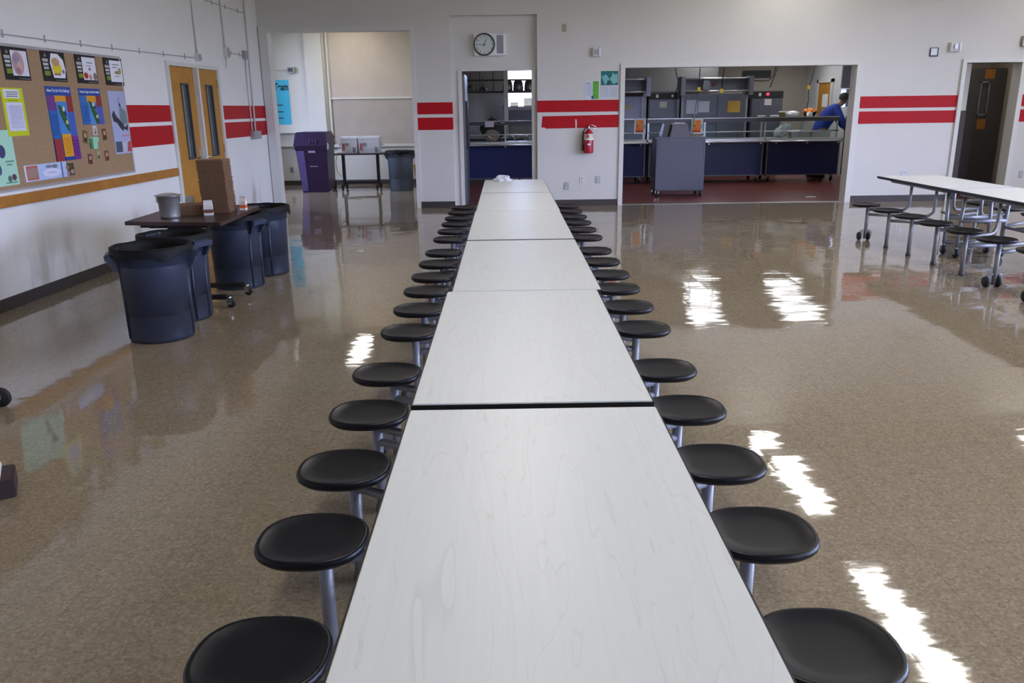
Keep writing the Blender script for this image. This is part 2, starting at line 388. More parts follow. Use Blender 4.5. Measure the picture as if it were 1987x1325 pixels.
b.box(7.85, 8.0, 19.7, 22.2, 0, 3.0); struct(b.build('wall_kitchen_right'))
area('window_daylight', (8.02, 19.35, 1.75), (0, PI/2, 0), .4, .7, 1, (1, 1, 1), True)
b = MB(TRIM); b.box(7.9, 7.95, 19.0, 19.7, 1.74, 1.77); b.box(7.9, 7.95, 19.33, 19.36, 1.55, 1.95); wf = struct(b.build('window_6'))
g = MB(GLASS); g.box(7.955, 7.96, 19.0, 19.7, 1.55, 1.95); g.build('pane', wf)
b = MB(KWALL); b.box(7.2, 7.3, T, 16, 0, 3.0); b.box(7.2, 9.2, 15.9, 16.0, 0, 3.0); b.box(9.1, 9.2, T, 16, 0, 3.0); struct(b.build('wall_vestibule'))
b = MB(KWALL); b.box(7.9, 9.3, 15.95, 22.2, 2.9, 3.0); 
b.bm.free()

# baseboards
def baseb(name, boxes):
    b = MB(BASE)
    for q in boxes: b.box(*q)
    return struct(b.build(name))
baseb('baseboard_back', [(-1.46, -.88, D-.012, D, 0, .105), (.53, 1.89, D-.012, D, 0, .105), (5.88, 7.51, D-.012, D, 0, .105), (8.57, RW, D-.012, D, 0, .105)])
bb = MB(BASE); bb.box(-11.3, 3.43, -.012, 0, 0, .108); bb.box(5.10, 6.95, -.012, 0, 0, .108); struct(put(bb.build('baseboard_left'), LA, LROT))
baseb('baseboard_hall', [(-6.2, -1.25, 18.735, 18.75, 0, .10)])
# painted stripes
b = MB(RED)
for z0, z1 in ((1.542, 1.730), (1.290, 1.488)): b.box(-1.46, -.879, D-.003, D, z0, z1); b.box(-.880, -.877, D-.003, D+.10, z0, z1)
b.box(.527, 1.885, D-.003, D, 1.548, 1.735)
b.prism([(.615, 1.485), (1.885, 1.497), (1.885, 1.293), (1.19, 1.29), (1.19, 1.40), (1.182, 1.43), (1.164, 1.43), (1.166, 1.289), (.67, 1.285), (.66, 1.30), (.60, 1.305), (.60, 1.33)], D-.003, D)
b.box(5.875, 7.515, D-.003, D, 1.544, 1.733); b.box(5.875, 7.515, D-.003, D, 1.294, 1.492)
b.box(8.57, RW, D-.003, D, 1.544, 1.733); b.box(8.57, RW, D-.003, D, 1.294, 1.492)
struct(b.build('trim_2'))
b = MB(RED)
for z0, z1 in ((1.518, 1.712), (1.250, 1.475)): b.box(2.36, 3.44, -.003, 0, z0, z1); b.box(5.08, 6.96, -.003, 0, z0, z1)
struct(put(b.build('trim_3'), LA, LROT))
# opening frames
b = MB(TRIM)
b.box(-3.968, -3.83, D-.03, D+.22, 0, 2.93); b.box(-1.53, -1.462, D-.03, D+.22, 0, 2.925); b.box(-3.83, -1.53, D-.03, D+.22, 2.852, 2.925)
struct(b.build('trim_4'))
b = MB(TRIM)
b.box(-.775, -.716, D+.07, D+.22, 0, 2.225); b.box(.443, .50, D+.07, D+.22, 0, 2.225); b.box(-.716, .443, D+.07, D+.22, 2.217, 2.25)
struct(b.build('trim_5'))
b = MB(TRIM)
b.box(1.90, 1.975, D-.03, D+.22, 0, 2.30); b.box(5.785, 5.88, D-.03, D+.22, 0, 2.275); b.box(1.975, 5.785, D-.03, D+.22, 2.232, 2.30)
struct(b.build('trim_6'))
b = MB(TRIM)
b.box(7.512, 7.578, D-.035, D+.22, 0, 2.30); b.box(8.492, 8.57, D-.035, D+.22, 0, 2.30); b.box(7.578, 8.492, D-.035, D+.22, 2.24, 2.30)
struct(b.build('trim_7'))
# wood rail on the left wall
b = MB(OAKRAIL); b.box(-11.3, 3.41, -.03, 0, .858, .955, .004); struct(put(b.build('trim_8'), LA, LROT))

# double door in the left wall
b = MB(TRIM); b.box(3.44, 3.505, -.025, .14, 0, 2.235); b.box(5.035, 5.10, -.025, .14, 0, 2.235); b.box(3.505, 5.035, -.025, .14, 2.185, 2.235)
b.box(4.245, 4.295, -.062, .10, 0, 2.19); struct(put(b.build('trim_9'), LA, LROT))
for k, (s0, s1, hx, cxw) in enumerate(((3.508, 4.243, 3.508, 3.93), (4.297, 5.032, 5.032, 4.72))):
    b = MB(OAK); w0, w1, z0, z1 = cxw-.115, cxw+.115, 1.03, 1.985
    b.box(s0, w0, .0, .045, .01, 2.182); b.box(w1, s1, .0, .045, .01, 2.182); b.box(w0, w1, .0, .045, .01, z0); b.box(w0, w1, .0, .045, z1, 2.182)
    dr = struct(put(b.build('door_%d' % (k+1)), LA, LROT))
    f = MB(DGREY); f.box(w0, w0+.02, -.012, .05, z0, z1); f.box(w1-.02, w1, -.012, .05, z0, z1); f.box(w0, w1, -.012, .05, z0, z0+.02); f.box(w0, w1, -.012, .05, z1-.02, z1)
    f.build('window_frame', dr)
    g = MB(M('dark_glass', (.10, .11, .11), .08)); g.box(w0+.02, w1-.02, .02, .026, z0+.02, z1-.02); g.build('pane', dr)
    for z in (.25, 1.12, 2.01):
        h = MB(CHROME); h.box(hx-.018, hx+.018, -.02, .0, z-.055, z+.055, .004); h.build('hinge', dr)
    hd = MB(CHROME); q = s1-.07 if k == 0 else s0+.07
    hd.box(q-.03, q+.03, -.006, 0, .95, 1.16, .004); hd.tube([(q, 0, 1.04), (q, -.05, 1.04), (q+(-.1 if k == 0 else .1), -.05, 1.04)], .011); hd.build('handle', dr)
b = MB(BLACK); b.box(3.4, 5.1, .17, .19, 0, 2.25); struct(put(b.build('wall_corridor'), LA, LROT))

# ceiling luminaires: main hall rows, kitchen and hall (some seen mirrored in the floor, some added for brightness)
def luminaire(name, label, x, y, z, sx_, sy_, lampmat, group):
    z -= .004
    t = thing(name, label, 'light', (x, y, z), 0, group)
    b = MB(TRIM)
    for s in (-1, 1): b.box(s*sx_/2-.02, s*sx_/2+.02, -sy_/2-.02, sy_/2+.02, -.08, 0); b.box(-sx_/2, sx_/2, s*sy_/2-.02, s*sy_/2+.02, -.08, 0)
    b.box(-sx_/2, sx_/2, -sy_/2, sy_/2, -.02, 0); b.build('housing', t)
    d = MB(lampmat); d.box(-sx_/2+.02, sx_/2-.02, -sy_/2+.02, sy_/2-.02, -.06, -.03); d.build('diffuser', t)
    return t
for i, (x, ynm) in enumerate(((4.55, 'near'), (9.35, 'right'))):
    for y0, y1, nm in ((-1.5, 1.5, 'behind'), (2.3, 5.2, 'front'), (6.2, 9.35, 'near'), (10.7, 12.4, 'middle'), (12.9, 13.55, 'far')):
        luminaire('ceiling_light', 'long white ceiling light, %s end of the %s row' % (nm, 'middle' if i == 0 else 'right-hand'), x, (y0+y1)/2, CEIL, .46, y1-y0, LAMP, 'main hall ceiling lights')
for x, y, nm in ((4.3, 17.0, 'front left'), (6.4, 17.0, 'front right'), (4.6, 18.6, 'middle left'), (6.7, 18.6, 'middle right'), (4.9, 20.0, 'back left'), (7.0, 20.2, 'back right'), (1.0, 16.6, 'over the doorway counter')):
    luminaire('kitchen_light', 'white kitchen ceiling light panel, %s' % nm, x, y, 2.9, .75, 1.2, KLAMP, 'kitchen ceiling lights')
for y0, y1, nm in ((1.2, 4.0, 'front'), (6.4, 9.6, 'middle')):  # added lamp row, put in to brighten the table tops
    luminaire('ceiling_light', 'added ceiling light brightening the long table row, %s piece' % nm, .15, (y0+y1)/2, CEIL, .46, y1-y0, LAMP, 'main hall ceiling lights')
luminaire('hall_light', 'white hall ceiling light above the coolers', -3.3, 17.2, 3.62, .35, 1.9, HLAMP, None)
luminaire('vestibule_fill_light', 'added fill light brightening the inside of the right doorway', 8.15, 14.75, 2.895, .4, .5, VFILL, None)  # added fill light, lifts the otherwise black vestibule

# ================================================================== STOOL TABLES
def seat_mb():
    b = MB(BLACKP)
    b.lathe([(0, -.034), (.10, -.034), (.146, -.030), (.158, -.018), (.160, -.008), (.157, 0), (.151, .003), (.143, .001), (.132, -.004), (.09, -.008), (.03, -.009), (0, -.009)],
            n=36, sx=1.0, sy=.92, ex=2.45)
    return b
HW, HALF, TH = .381, 1.645, .737
SEATZ = .445
def bar(a, c, mid=None): return [a]+(mid or [])+[c]
def make_table(name, label, so=.645, offs=(-1.28, -.76, -.24, .24, .76, 1.28), shift=-.06, end_casters=True, gap=.021, fold_casters=True):
    t = thing(name, label, 'table', group='mobile tables with fixed stools')
    for s in (-1, 1):
        y0, y1 = (gap, HALF) if s > 0 else (-HALF, -gap)
        b = MB(LAMI); b.box(-HW+.004, HW-.004, y0+.004, y1-.004, TH-.024, TH, .003); top = b.build('tabletop', t)
        e = MB(BLACK)
        e.box(-HW, -HW+.0045, y0, y1, TH-.026, TH-.003); e.box(HW-.0045, HW, y0, y1, TH-.026, TH-.003)
        e.box(-HW, HW, y0, y0+.0045, TH-.026, TH-.003); e.box(-HW, HW, y1-.0045, y1, TH-.026, TH-.003); e.box(-HW+.01, HW-.01, y0+.01, y1-.01, TH-.034, TH-.025)
        e.build('edge_band', top)
        f = MB(TUBE)
        for x in (-.27, .27): f.tube([(x, s*.14, .685), (x, s*1.45, .685)], .019)
        for y in (.3, 1.0, 1.42): f.tube([(-.27, s*y, .685), (.27, s*y, .685)], .015)
        f.build('top_frame', t)
        # centre folding frame: two uprights, cross bars, casters
        c = MB(TUBE)
        for x in (-.24, .24): c.tube([(x, s*.17, .68), (x, s*.14, .40), (x, s*.13, .12)], .02)
        c.tube([(-.24, s*.13, .13), (.24, s*.13, .13)], .02); c.tube([(-.24, s*.15, .40), (.24, s*.15, .40)], .02); c.build('centre_frame', t)
        for x in (-.24, .24):
            cs = MB(TUBE); cs.tube([(x, s*.13, .12), (x, s*.13, .085)], .014); cs.box(x-.028, x-.022, s*.13-.02, s*.13+.02, .04, .095); cs.box(x+.022, x+.028, s*.13-.02, s*.13+.02, .04, .095)
            co = cs.build('caster', t); wl = MB(RUBBER); wl.lathe([(0, -.018), (.044, -.018), (.05, -.01), (.05, .01), (.044, .018), (0, .018)], (x, s*.13, .05), 18, axis='x'); wl.build('wheel', co)
    for sx in (-1, 1):
        for oi, oy in enumerate(offs):
            y = oy+shift; x = sx*so; k = 1 if oy < 0 else -1      # towards the fold
            st = seat_mb().build('seat', t); st.location = (x, y, SEATZ)
            pb = MB(TUBE); pb.tube([(x-sx*.03, y, SEATZ-.03), (x-sx*.03, y, .02)], .021, 10)
            pb.lathe([(0, SEATZ-.042), (.07, SEATZ-.040), (.07, SEATZ-.034), (0, SEATZ-.034)], (x, y, 0), 16)
            post = pb.build('seat_post', t)
            if end_casters and oi in (0, len(offs)-1):
                for q in (-.055, .055):
                    w2 = MB(RUBBER); w2.lathe([(0, -.014), (.045, -.014), (.05, -.006), (.05, .006), (.045, .014), (0, .014)], (x-sx*.03+q+.02*sx, y, .05), 18, axis='x')
                    w2.build('wheel', post)
                    cm = MB(TUBE); xx = x-sx*.03+q
                    cm.tube([(x-sx*.03, y, .12), (xx, y, .115), (xx, y, .06)], .012); cm.box(xx-.02, xx+.02, y-.012, y+.012, .05, .11)
                    cc = cm.build('caster', post)
            else:
                ft = MB(DGREY); ft.lathe([(0, 0), (.026, 0), (.026, .03), (.021, .034)], (x-sx*.03, y, 0), 14); ft.build('foot_cap', post)
            ab = MB(TUBE); px = x-sx*.03
            if abs(oy) < .4:
                y2 = y+k*.16; ab.tube([(px, y, .365), (sx*.24, y2, .335)], .017)
            else:
                y2 = y+k*.20
                ab.tube([(px, y, .375), (sx*.38, y+k*.13, .372), (sx*.31, y+k*.17, .385), (sx*.27, y2, .43), (sx*.265, y2, .50), (sx*.262, y2, .684)], .017)
                ab.tube([(px, y, .315), (sx*.24, y+k*.22, .31)], .017)
            ab.build('seat_arm', t)
        for s in (-1, 1):
            rb = MB(TUBE); rb.tube([(sx*.24, s*.14, .33), (sx*.24, s*1.15, .33)], .016); rb.build('side_rail', t)
    return t
def place(t, x, y, rz=0): t.location = (x, y, 0); t.rotation_euler = (0, 0, rz)
T1 = make_table('cafeteria_table', 'white-topped folding stool table nearest the camera in the long middle row', shift=-.03); place(T1, .072, 2.353)
def table_copy(label):
    c = copy_tree(T1); c['label'] = label; return c
T2 = table_copy('white-topped folding stool table in the middle of the long centre row'); place(T2, .095, 5.646)
T3 = table_copy('white-topped folding stool table at the far end of the centre row, holding a crumpled cloth'); place(T3, .100, 8.94)
RT = make_table('cafeteria_table', 'white-topped stool table on the right, its end towards the far wall', so=.70, offs=(-1.36, -.82, -.28, .26, .80, 1.38), shift=-.22); place(RT, 5.09, 8.76)
RT2 = copy_tree(RT); RT2['label'] = 'white-topped stool table cut off by the right edge, near end of the right row'; place(RT2, 5.09, 5.43)

# crumpled cloth on the far table
random.seed(3)
b = MB(M('grey_cloth', (.55, .56, .60), .9)); bm2 = b.bm
bmesh.ops.create_icosphere(bm2, subdivisions=3, radius=1)
for v in bm2.verts:
    n = v.co.copy(); k = 1+.28*math.sin(7*n.x+3*n.y)*math.cos(6*n.y+4*n.z)+.12*math.sin(15*n.x+9*n.z)
    v.co = Vector((n.x*.115*k, n.y*.08*k, max(0, n.z*.055*k+.014)))
o = b.build('crumpled_cloth'); tag(o, 'crumpled grey-white cloth on the far end of the middle table row', 'cloth'); o.location = (-.05, 10.42, TH)

# ================================================================== FLAT PRINTS
def srgb(r, g, b_): return tuple(((c/255)/12.92 if c/255 <= .04045 else ((c/255+.055)/1.055)**2.4) for c in (r, g, b_))
def poster(name, label, cat, wd, ht, base, patches, group=None, thick=.004):
    b = MB(flat(srgb(*base))); b.box(0, wd, -thick, 0, 0, ht); y = -thick
    for q in patches:
        y -= .0005; b.use(flat(srgb(*q[-1])))
        if q[0] == 'r': b.poly([(q[1]*wd, y, q[2]*ht), (q[3]*wd, y, q[2]*ht), (q[3]*wd, y, q[4]*ht), (q[1]*wd, y, q[4]*ht)])
        elif q[0] == 'e': b.poly([(q[1]*wd+q[3]*wd*math.cos(a*PI/12), y, q[2]*ht+q[4]*ht*math.sin(a*PI/12)) for a in range(24)])
        elif q[0] == 'p': b.poly([(u*wd, y, v*ht) for u, v in q[1]])
        elif q[0] == 't': b.text(q[1], q[2]*wd, q[3]*ht, q[4]*ht, y, q[5]*wd if q[5] else None, bold=.035)
    o = b.build(name); return tag(o, label, cat, group)
def on_left(o, p0): 
    s, z = p0; return put(o, lw(s, z, .0), LROT)
def lrect(px0, py0, px1, py1):
    a = onleft(px0, py0); c = onleft(px1, py1); return min(a[0], c[0]), min(a[1], c[1]), max(a[0], c[0]), max(a[1], c[1])

# bulletin board
t = thing('bulletin_board', 'long cork bulletin board with grey frame on the left wall', 'bulletin board', lw(0, 0), LROT)
b = MB(CORK); b.box(-2.6, 2.31, -.012, 0, 1.0, 2.19); b.build('cork_panel', t)
b = MB(M('alu_frame', (.50, .49, .50), .4, .5)); b.box(-2.6, 2.335, -.018, 0, .985, 1.003); b.box(-2.6, 2.335, -.018, 0, 2.19, 2.215); b.box(2.31, 2.335, -.018, 0, .985, 2.215); b.build('frame', t)
BN = .0125
def pin(o, s, z): return put(o, lw(s, z, BN), LROT)
def foods(kind):
    p = [('r', .05, .62, .28, .72, (175, 175, 170)), ('r', .06, .5, .27, .58, (190, 190, 190)), ('r', .07, .38, .27, .46, (170, 170, 165)), ('p', [(.12, .78), (.24, .78), (.18, .9)], (130, 130, 125)), ('r', .07, .18, .3, .33, (120, 135, 40)), ('r', .5, .04, .95, .055, (150, 150, 150))]
    if kind == 0: p += [('r', .3, .13, .94, .88, (222, 218, 228)), ('e', .55, .5, .23, .36, (185, 150, 150)), ('e', .5, .62, .12, .16, (150, 140, 165)), ('e', .6, .4, .12, .16, (200, 165, 160)), ('e', .52, .28, .1, .1, (165, 120, 125))]
    if kind == 1: p += [('p', [(.42, .12), (.9, .12), (.96, .4), (.9, .72), (.7, .9), (.42, .9), (.33, .6)], (228, 226, 235)), ('e', .6, .42, .2, .22, (225, 200, 40)), ('e', .56, .63, .17, .14, (190, 150, 110)), ('r', .45, .2, .72, .27, (170, 110, 90)), ('e', .85, .33, .05, .07, (90, 120, 160))]
    if kind == 2: p += [('r', .3, .12, .95, .9, (225, 224, 230)), ('e', .42, .27, .1, .11, (190, 40, 40)), ('e', .62, .22, .08, .1, (190, 150, 140)), ('e', .85, .25, .09, .14, (130, 115, 110)), ('r', .5, .7, .8, .73, (130, 130, 150)), ('e', .62, .5, .06, .05, (140, 110, 140)), ('r', .45, .6, .7, .62, (120, 120, 140))]
    if kind == 3: p += [('r', .29, .13, .95, .9, (228, 228, 234)), ('e', .68, .47, .17, .06, (150, 130, 80)), ('e', .8, .53, .08, .12, (170, 150, 90)), ('r', .42, .74, .78, .77, (120, 120, 130)), ('r', .42, .64, .68, .67, (120, 120, 130)), ('r', .48, .32, .8, .35, (150, 150, 150))]
    return p
names = ['black food poster with a round plate picture, leftmost of the top row', 'black food poster with a yellow sandwich picture on the cork board', 'black food poster with a red apple on white, third of the top row', 'black food poster with white centre at the right end of the top row']
for k, (tl, tr, bl) in enumerate((((0, 87), (50, 92), (5, 154)), ((73, 95), (120, 100), (82, 157)), ((140, 103), (181, 108), (148, 161)), ((196, 110), (232, 114), (203, 165)))):
    a, c, e_ = onleft(*tl), onleft(*tr), onleft(*bl)
    pin(poster('food_poster', names[k], 'poster', c[0]-a[0], a[1]-e_[1], (24, 20, 26), foods(k), 'black food posters on the cork board'), (a[0]+e_[0])/2, e_[1])
def rows(u0, u1, v0, v1, n, col):
    return [('r', u0+.03*(k % 2), v0+(v1-v0)*k/n, u1-.05*((k*3) % 3), v0+(v1-v0)*k/n+(v1-v0)/n*.35, col) for k in range(n)]
s0, z0, s1, z1 = lrect(13, 265, 58, 172)
pin(poster('notice', 'tall yellow-bordered notice with white text panels on the cork board', 'notice', .30, z1-z0, (200, 205, 30), [('r', .1, .79, .82, .97, (222, 222, 228)), ('r', .12, .11, .88, .70, (216, 214, 234))]
    + rows(.2, .75, .82, .95, 3, (70, 70, 80)) + rows(.25, .7, .735, .765, 1, (90, 110, 20)) + rows(.2, .8, .17, .66, 14, (170, 168, 190))), s0, z0)
def college(txt, long):
    k = 0 if long else .0
    p = [('r', 0, .80 if not long else .88, 1, 1, (36, 70, 150)), ('t', txt, .5, .905 if not long else .945, .085 if not long else .05, .9, (225, 230, 240)),
         ('r', 0, .80 if not long else .68, .32, .88 if long else .8, (110, 55, 130)), ('r', .74, .66 if long else .5, 1, .88 if long else .8, (140, 45, 50)),
         ('r', .3, .78 if long else .6, .74, .88 if long else .8, (215, 150, 35))]
    if long: p += [('r', .02, .3, .32, .68, (40, 100, 170)), ('r', .32, .36, .74, .80, (70, 130, 200)), ('r', .74, .33, 1, .66, (60, 95, 180)), ('p', [(.36, .76), (.5, .74), (.72, .5), (.72, .38), (.62, .42), (.42, .62)], (40, 90, 40)), ('p', [(.5, .72), (.62, .72), (.7, .6), (.6, .62)], (40, 40, 110)), ('e', .58, .70, .05, .035, (215, 215, 220)), ('e', .64, .52, .05, .03, (190, 190, 130)),
        ('r', .34, .05, .72, .36, (220, 155, 30)), ('r', .0, 0, .3, .3, (150, 45, 55)), ('r', .74, 0, 1, .33, (115, 45, 135)), ('r', .34, 0, .74, .05, (30, 60, 140))] + rows(.05, .29, .36, .64, 8, (30, 75, 140)) + rows(.4, .66, .1, .33, 7, (200, 135, 20)) + rows(.78, .96, .05, .3, 6, (95, 30, 115))
    else: p += [('r', .02, .0, .34, .62, (45, 105, 175)), ('r', .34, .0, .7, .62, (80, 140, 205)), ('r', .7, 0, 1, .5, (75, 90, 175)), ('p', [(.36, .68), (.5, .62), (.74, .22), (.76, .02), (.6, .02), (.44, .4)], (40, 90, 40)), ('p', [(.5, .62), (.62, .6), (.72, .42), (.6, .44)], (40, 40, 110)), ('e', .57, .56, .05, .06, (215, 215, 220)), ('e', .68, .22, .06, .05, (195, 195, 130))] + rows(.06, .32, .1, .56, 7, (30, 80, 145))
    return p
s0, z0, s1, z1 = lrect(82, 316, 131, 166); s1 = 1.06+s0-.62
a = onleft(83, 167); c = onleft(132, 168); e_ = onleft(101, 314)
pin(poster('college_poster', 'tall colourful college poster with a blue title and map on the cork board', 'poster', c[0]-a[0], a[1]-e_[1], (50, 100, 180), college('How To Get To College', True)), a[0], e_[1])
a = onleft(148, 171); c = onleft(190, 174); e_ = onleft(157, 242)
pin(poster('college_poster', 'shorter colourful college poster in Spanish, right of the tall one', 'poster', c[0]-a[0], a[1]-e_[1], (60, 110, 185), college('Cómo Llegar a la Universidad', False)), a[0], e_[1])
a = onleft(205, 176); c = onleft(238, 178); e_ = onleft(219, 300)
pin(poster('recruiting_poster', 'pale blue poster with a dark rearing silhouette at the right end of the cork board', 'poster', c[0]-a[0], a[1]-e_[1], (168, 172, 205),
    [('p', [(.06, .62), (.2, .70), (.32, .60), (.45, .56), (.6, .5), (.75, .42), (.95, .48), (.88, .36), (.7, .40), (.6, .36), (.45, .42), (.3, .5), (.12, .52)], (45, 45, 55)), ('p', [(.5, .55), (.55, .72), (.62, .80), (.68, .74), (.9, .68), (.95, .5), (.7, .45)], (110, 130, 130)), ('e', .6, .78, .05, .03, (40, 45, 55)), ('r', .55, .8, .57, .9, (60, 60, 75)),
     ('r', .05, .03, .42, .2, (70, 85, 105)), ('p', [(.42, .03), (.7, .03), (.75, .2), (.45, .18)], (190, 185, 200)), ('p', [(.7, .03), (.98, .03), (.98, .2), (.8, .18)], (185, 70, 70)), ('r', .5, .28, .9, .30, (200, 120, 140))]), a[0], e_[1])
a = onleft(14, 252); e_ = onleft(30, 358)
pin(poster('notice', 'mint green notice with dark pictures at the left edge of the photo', 'notice', .62, a[1]-e_[1], (170, 215, 190),
    [('e', .72, .62, .08, .12, (60, 60, 110)), ('e', .60, .3, .06, .1, (80, 80, 120)), ('e', .9, .14, .05, .06, (90, 60, 70)), ('r', .76, .42, .95, .45, (110, 150, 130)), ('r', .78, .36, .9, .39, (110, 150, 130)), ('r', .7, .04, .95, .06, (90, 130, 110)), ('e', .8, .12, .04, .06, (90, 110, 100))]), a[0]-.60, e_[1])
a = onleft(42, 322); c = onleft(136, 313); e_ = onleft(48, 354)
pin(poster('banner', 'small pale blue banner with an orange patch at the bottom of the cork board', 'banner', c[0]-a[0]-.1, a[1]-e_[1], (180, 195, 228),
    [('r', .0, .0, .04, 1, (215, 210, 225)), ('r', .04, .08, .3, .94, (190, 100, 70)), ('r', .06, .2, .28, .8, (160, 130, 120)), ('e', .62, .4, .22, .28, (215, 215, 240)), ('e', .56, .8, .08, .1, (120, 130, 150)), ('e', .7, .78, .07, .12, (110, 120, 130)), ('r', .5, .38, .72, .44, (170, 170, 200)), ('r', .86, .0, .88, 1, (70, 90, 150))]), a[0], e_[1])
a = onleft(121, 316); e_ = onleft(128, 343)
pin(poster('photo_print', 'small dark brown photo pinned at the right end of the pale blue banner', 'photo', .155, a[1]-e_[1]-.02, (60, 48, 40), [('e', .3, .68, .2, .2, (150, 110, 80)), ('e', .3, .2, .18, .2, (150, 130, 130)), ('e', .75, .3, .2, .2, (160, 135, 130)), ('e', .65, .75, .18, .15, (80, 70, 45))]), a[0]+.0, e_[1]+.01)
sm = [((153, 252), (165, 276), (105, 88, 50), 'small olive photo pinned left of the green shirt cutout', .35), ((174, 244), (184, 262), (200, 200, 210), 'small black and white picture above the green shirt cutout', 0), ((193, 250), (203, 272), (110, 70, 50), 'small brown portrait pinned right of the green shirt cutout', -.1),
      ((164, 298), (175, 317), (120, 60, 60), 'small reddish photo pinned below left of the green shirt cutout', .3), ((181, 291), (190, 309), (150, 140, 100), 'small pale oval photo pinned below the green shirt cutout', 0), ((198, 293), (208, 312), (130, 70, 60), 'small brown photo pinned below right of the green shirt cutout', -.1)]
for p0, p1, colr, lab, tl in sm:
    a = onleft(*p0); c = onleft(*p1); o = poster('photo_print', lab, 'photo', max(.075, c[0]-a[0]), a[1]-c[1], colr, [('e', .5, .6, .25, .2, (190, 150, 125)), ('r', .3, .1, .75, .42, tuple(int(x*.5) for x in colr))], 'small photos around the green shirt cutout')
    pin(o, a[0]+.02, c[1]); o.rotation_euler = (0, tl*.5, LROT)
a = onleft(167, 266); c = onleft(191, 288)
wd, ht = c[0]-a[0]-.02, a[1]-c[1]
b = MB(flat(srgb(150, 205, 170))); b.prism([(.2*wd, 0), (.8*wd, 0), (.85*wd, .55*ht), (wd, .6*ht), (.98*wd, .95*ht), (.6*wd, .98*ht), (.3*wd, .98*ht), (0, .9*ht), (.02*wd, .55*ht), (.2*wd, .5*ht)], -.006, 0)
b.use(flat(srgb(70, 130, 90))); b.prism([(.02*wd, .1*ht), (.28*wd, 0), (.3*wd, .9*ht), (.02*wd, .85*ht)], -.012, -.006)
o = b.build('shirt_cutout'); tag(o, 'green paper shirt cutout in the middle of the small photos', 'paper cutout'); pin(o, a[0]+.02, c[1])

# conduits, wires and boxes on the left wall
def conduit(lab, pts, r=.011, mat=None, name='conduit'):
    b = MB(mat or TRIM); b.tube([lw(*q) for q in pts], r, 8); return tag(b.build(name), lab, 'conduit', 'painted conduits on the left wall')
conduit('white vertical conduit running up from the box above the double doors', [(4.43, 2.38, .014), (4.43, 4.15, .014)])
conduit('white vertical conduit pair running up from the box right of the double doors', [(5.44, 2.50, .014), (5.44, 4.15, .014)], .012)
b = MB(TRIM); b.tube([lw(5.43, 2.40, .014), lw(5.43, 2.27, .014), lw(5.38, 2.25, .012)], .008); tag(b.build('conduit'), 'short conduit stub hanging under the box right of the double doors', 'conduit', 'painted conduits on the left wall')
conduit('tall white conduit nearest the corner of the left wall', [(6.36, 1.32, .016), (6.40, 2.4, .016), (6.42, 4.15, .016)], .016)
conduit('thin white conduit running down from the box near the corner', [(6.23, 2.40, .014), (6.22, 1.32, .014)], .011)
def wire(lab, pts):
    b = MB(M('wire_grey', (.42, .41, .40), .6)); b.tube([lw(*q) for q in pts], .005, 6)
    s0_, s1_ = pts[0][0], pts[-1][0]; n = int((s1_-s0_)/.62)
    for k in range(n+1):
        q = s0_+(s1_-s0_)*(k+.5)/(n+1); zz = pts[0][1]+(pts[-1][1]-pts[0][1])*(k+.5)/(n+1)
        p_ = lw(q, zz, .006); b.tube([p_+Vector((0, 0, -.03)), p_+Vector((0, 0, .035))], .006, 6)
    return tag(b.build('cable'), lab, 'cable')
wire('thin grey cable clipped along the wall above the cork board', [(.1, 2.288, .008), (2.05, 2.291, .008), (4.35, 2.318, .008)])
wire('thin grey cable clipped between the two boxes right of the doors', [(5.5, 2.46, .008), (6.18, 2.45, .008)])
wire('thin grey cable sloping along the top of the left wall by the corner', [(4.9, 3.09, .008), (6.36, 3.08, .008)])
def wallbox(name, lab, cat, s, z, w_, h_, d_, mat=None, left=True, group=None):
    t = thing(name, lab, cat, lw(s, z) if left else (s, D, z), LROT if left else 0, group)
    b = MB(mat or TRIM); b.box(-w_/2, w_/2, -d_, 0, -h_/2, h_/2, .004); b.build('housing', t)
    b = MB(PLATE); b.box(-w_/2+.012, w_/2-.012, -d_-.003, -d_, -h_/2+.012, h_/2-.012); b.tube([(0, -d_-.004, h_/2-.02), (0, -d_-.001, h_/2-.02)], .004); b.build('cover', t)
    return t
wallbox('junction_box', 'small white junction box on the wall above the double doors', 'junction box', 4.42, 2.33, .12, .10, .05)
wallbox('junction_box', 'tall white junction box on the wall right of the double doors', 'junction box', 5.44, 2.45, .11, .15, .06)
wallbox('junction_box', 'grey junction box near the corner of the left wall', 'junction box', 6.22, 2.46, .15, .13, .04, PLATE)
wallbox('junction_box', 'wide grey outlet box at the foot of the corner conduits', 'junction box', 6.33, 1.265, .36, .12, .06, PLATE)
wallbox('wall_speaker', 'small grey box on the wall at the left edge above the cork board', 'wall box', .18, 2.31, .22, .12, .06, PLATE)

# ================================================================== FAR WALL FITTINGS
# clock and speaker unit
YR = D+.10
cx0, cz0 = ony(920, 108.5, YR); cx1, cz1 = ony(982, 65, YR)
t = thing('clock_speaker_unit', 'white wall unit with round black-rimmed clock and grey speaker grille above the doorway', 'clock', ((cx0+cx1)/2, YR, (cz0+cz1)/2))
hw_, hh_ = (cx1-cx0)/2, (cz1-cz0)/2
b = MB(M('white_plastic', (.82, .82, .86), .3)); b.box(-hw_, hw_, -.07, 0, -hh_, hh_, .006); b.build('housing', t)
gx = hw_*.62
b = MB(M('grille_grey', (.30, .30, .33), .6)); b.box(gx-.055, gx+.055, -.074, -.07, -hh_+.03, hh_-.03)
for k in range(14): b.box(gx-.05, gx+.05, -.077, -.074, -hh_+.04+k*.022, -hh_+.046+k*.022)
b.build('speaker_grille', t)
kx, kz, kr = -hw_*.35, 0.0, .172
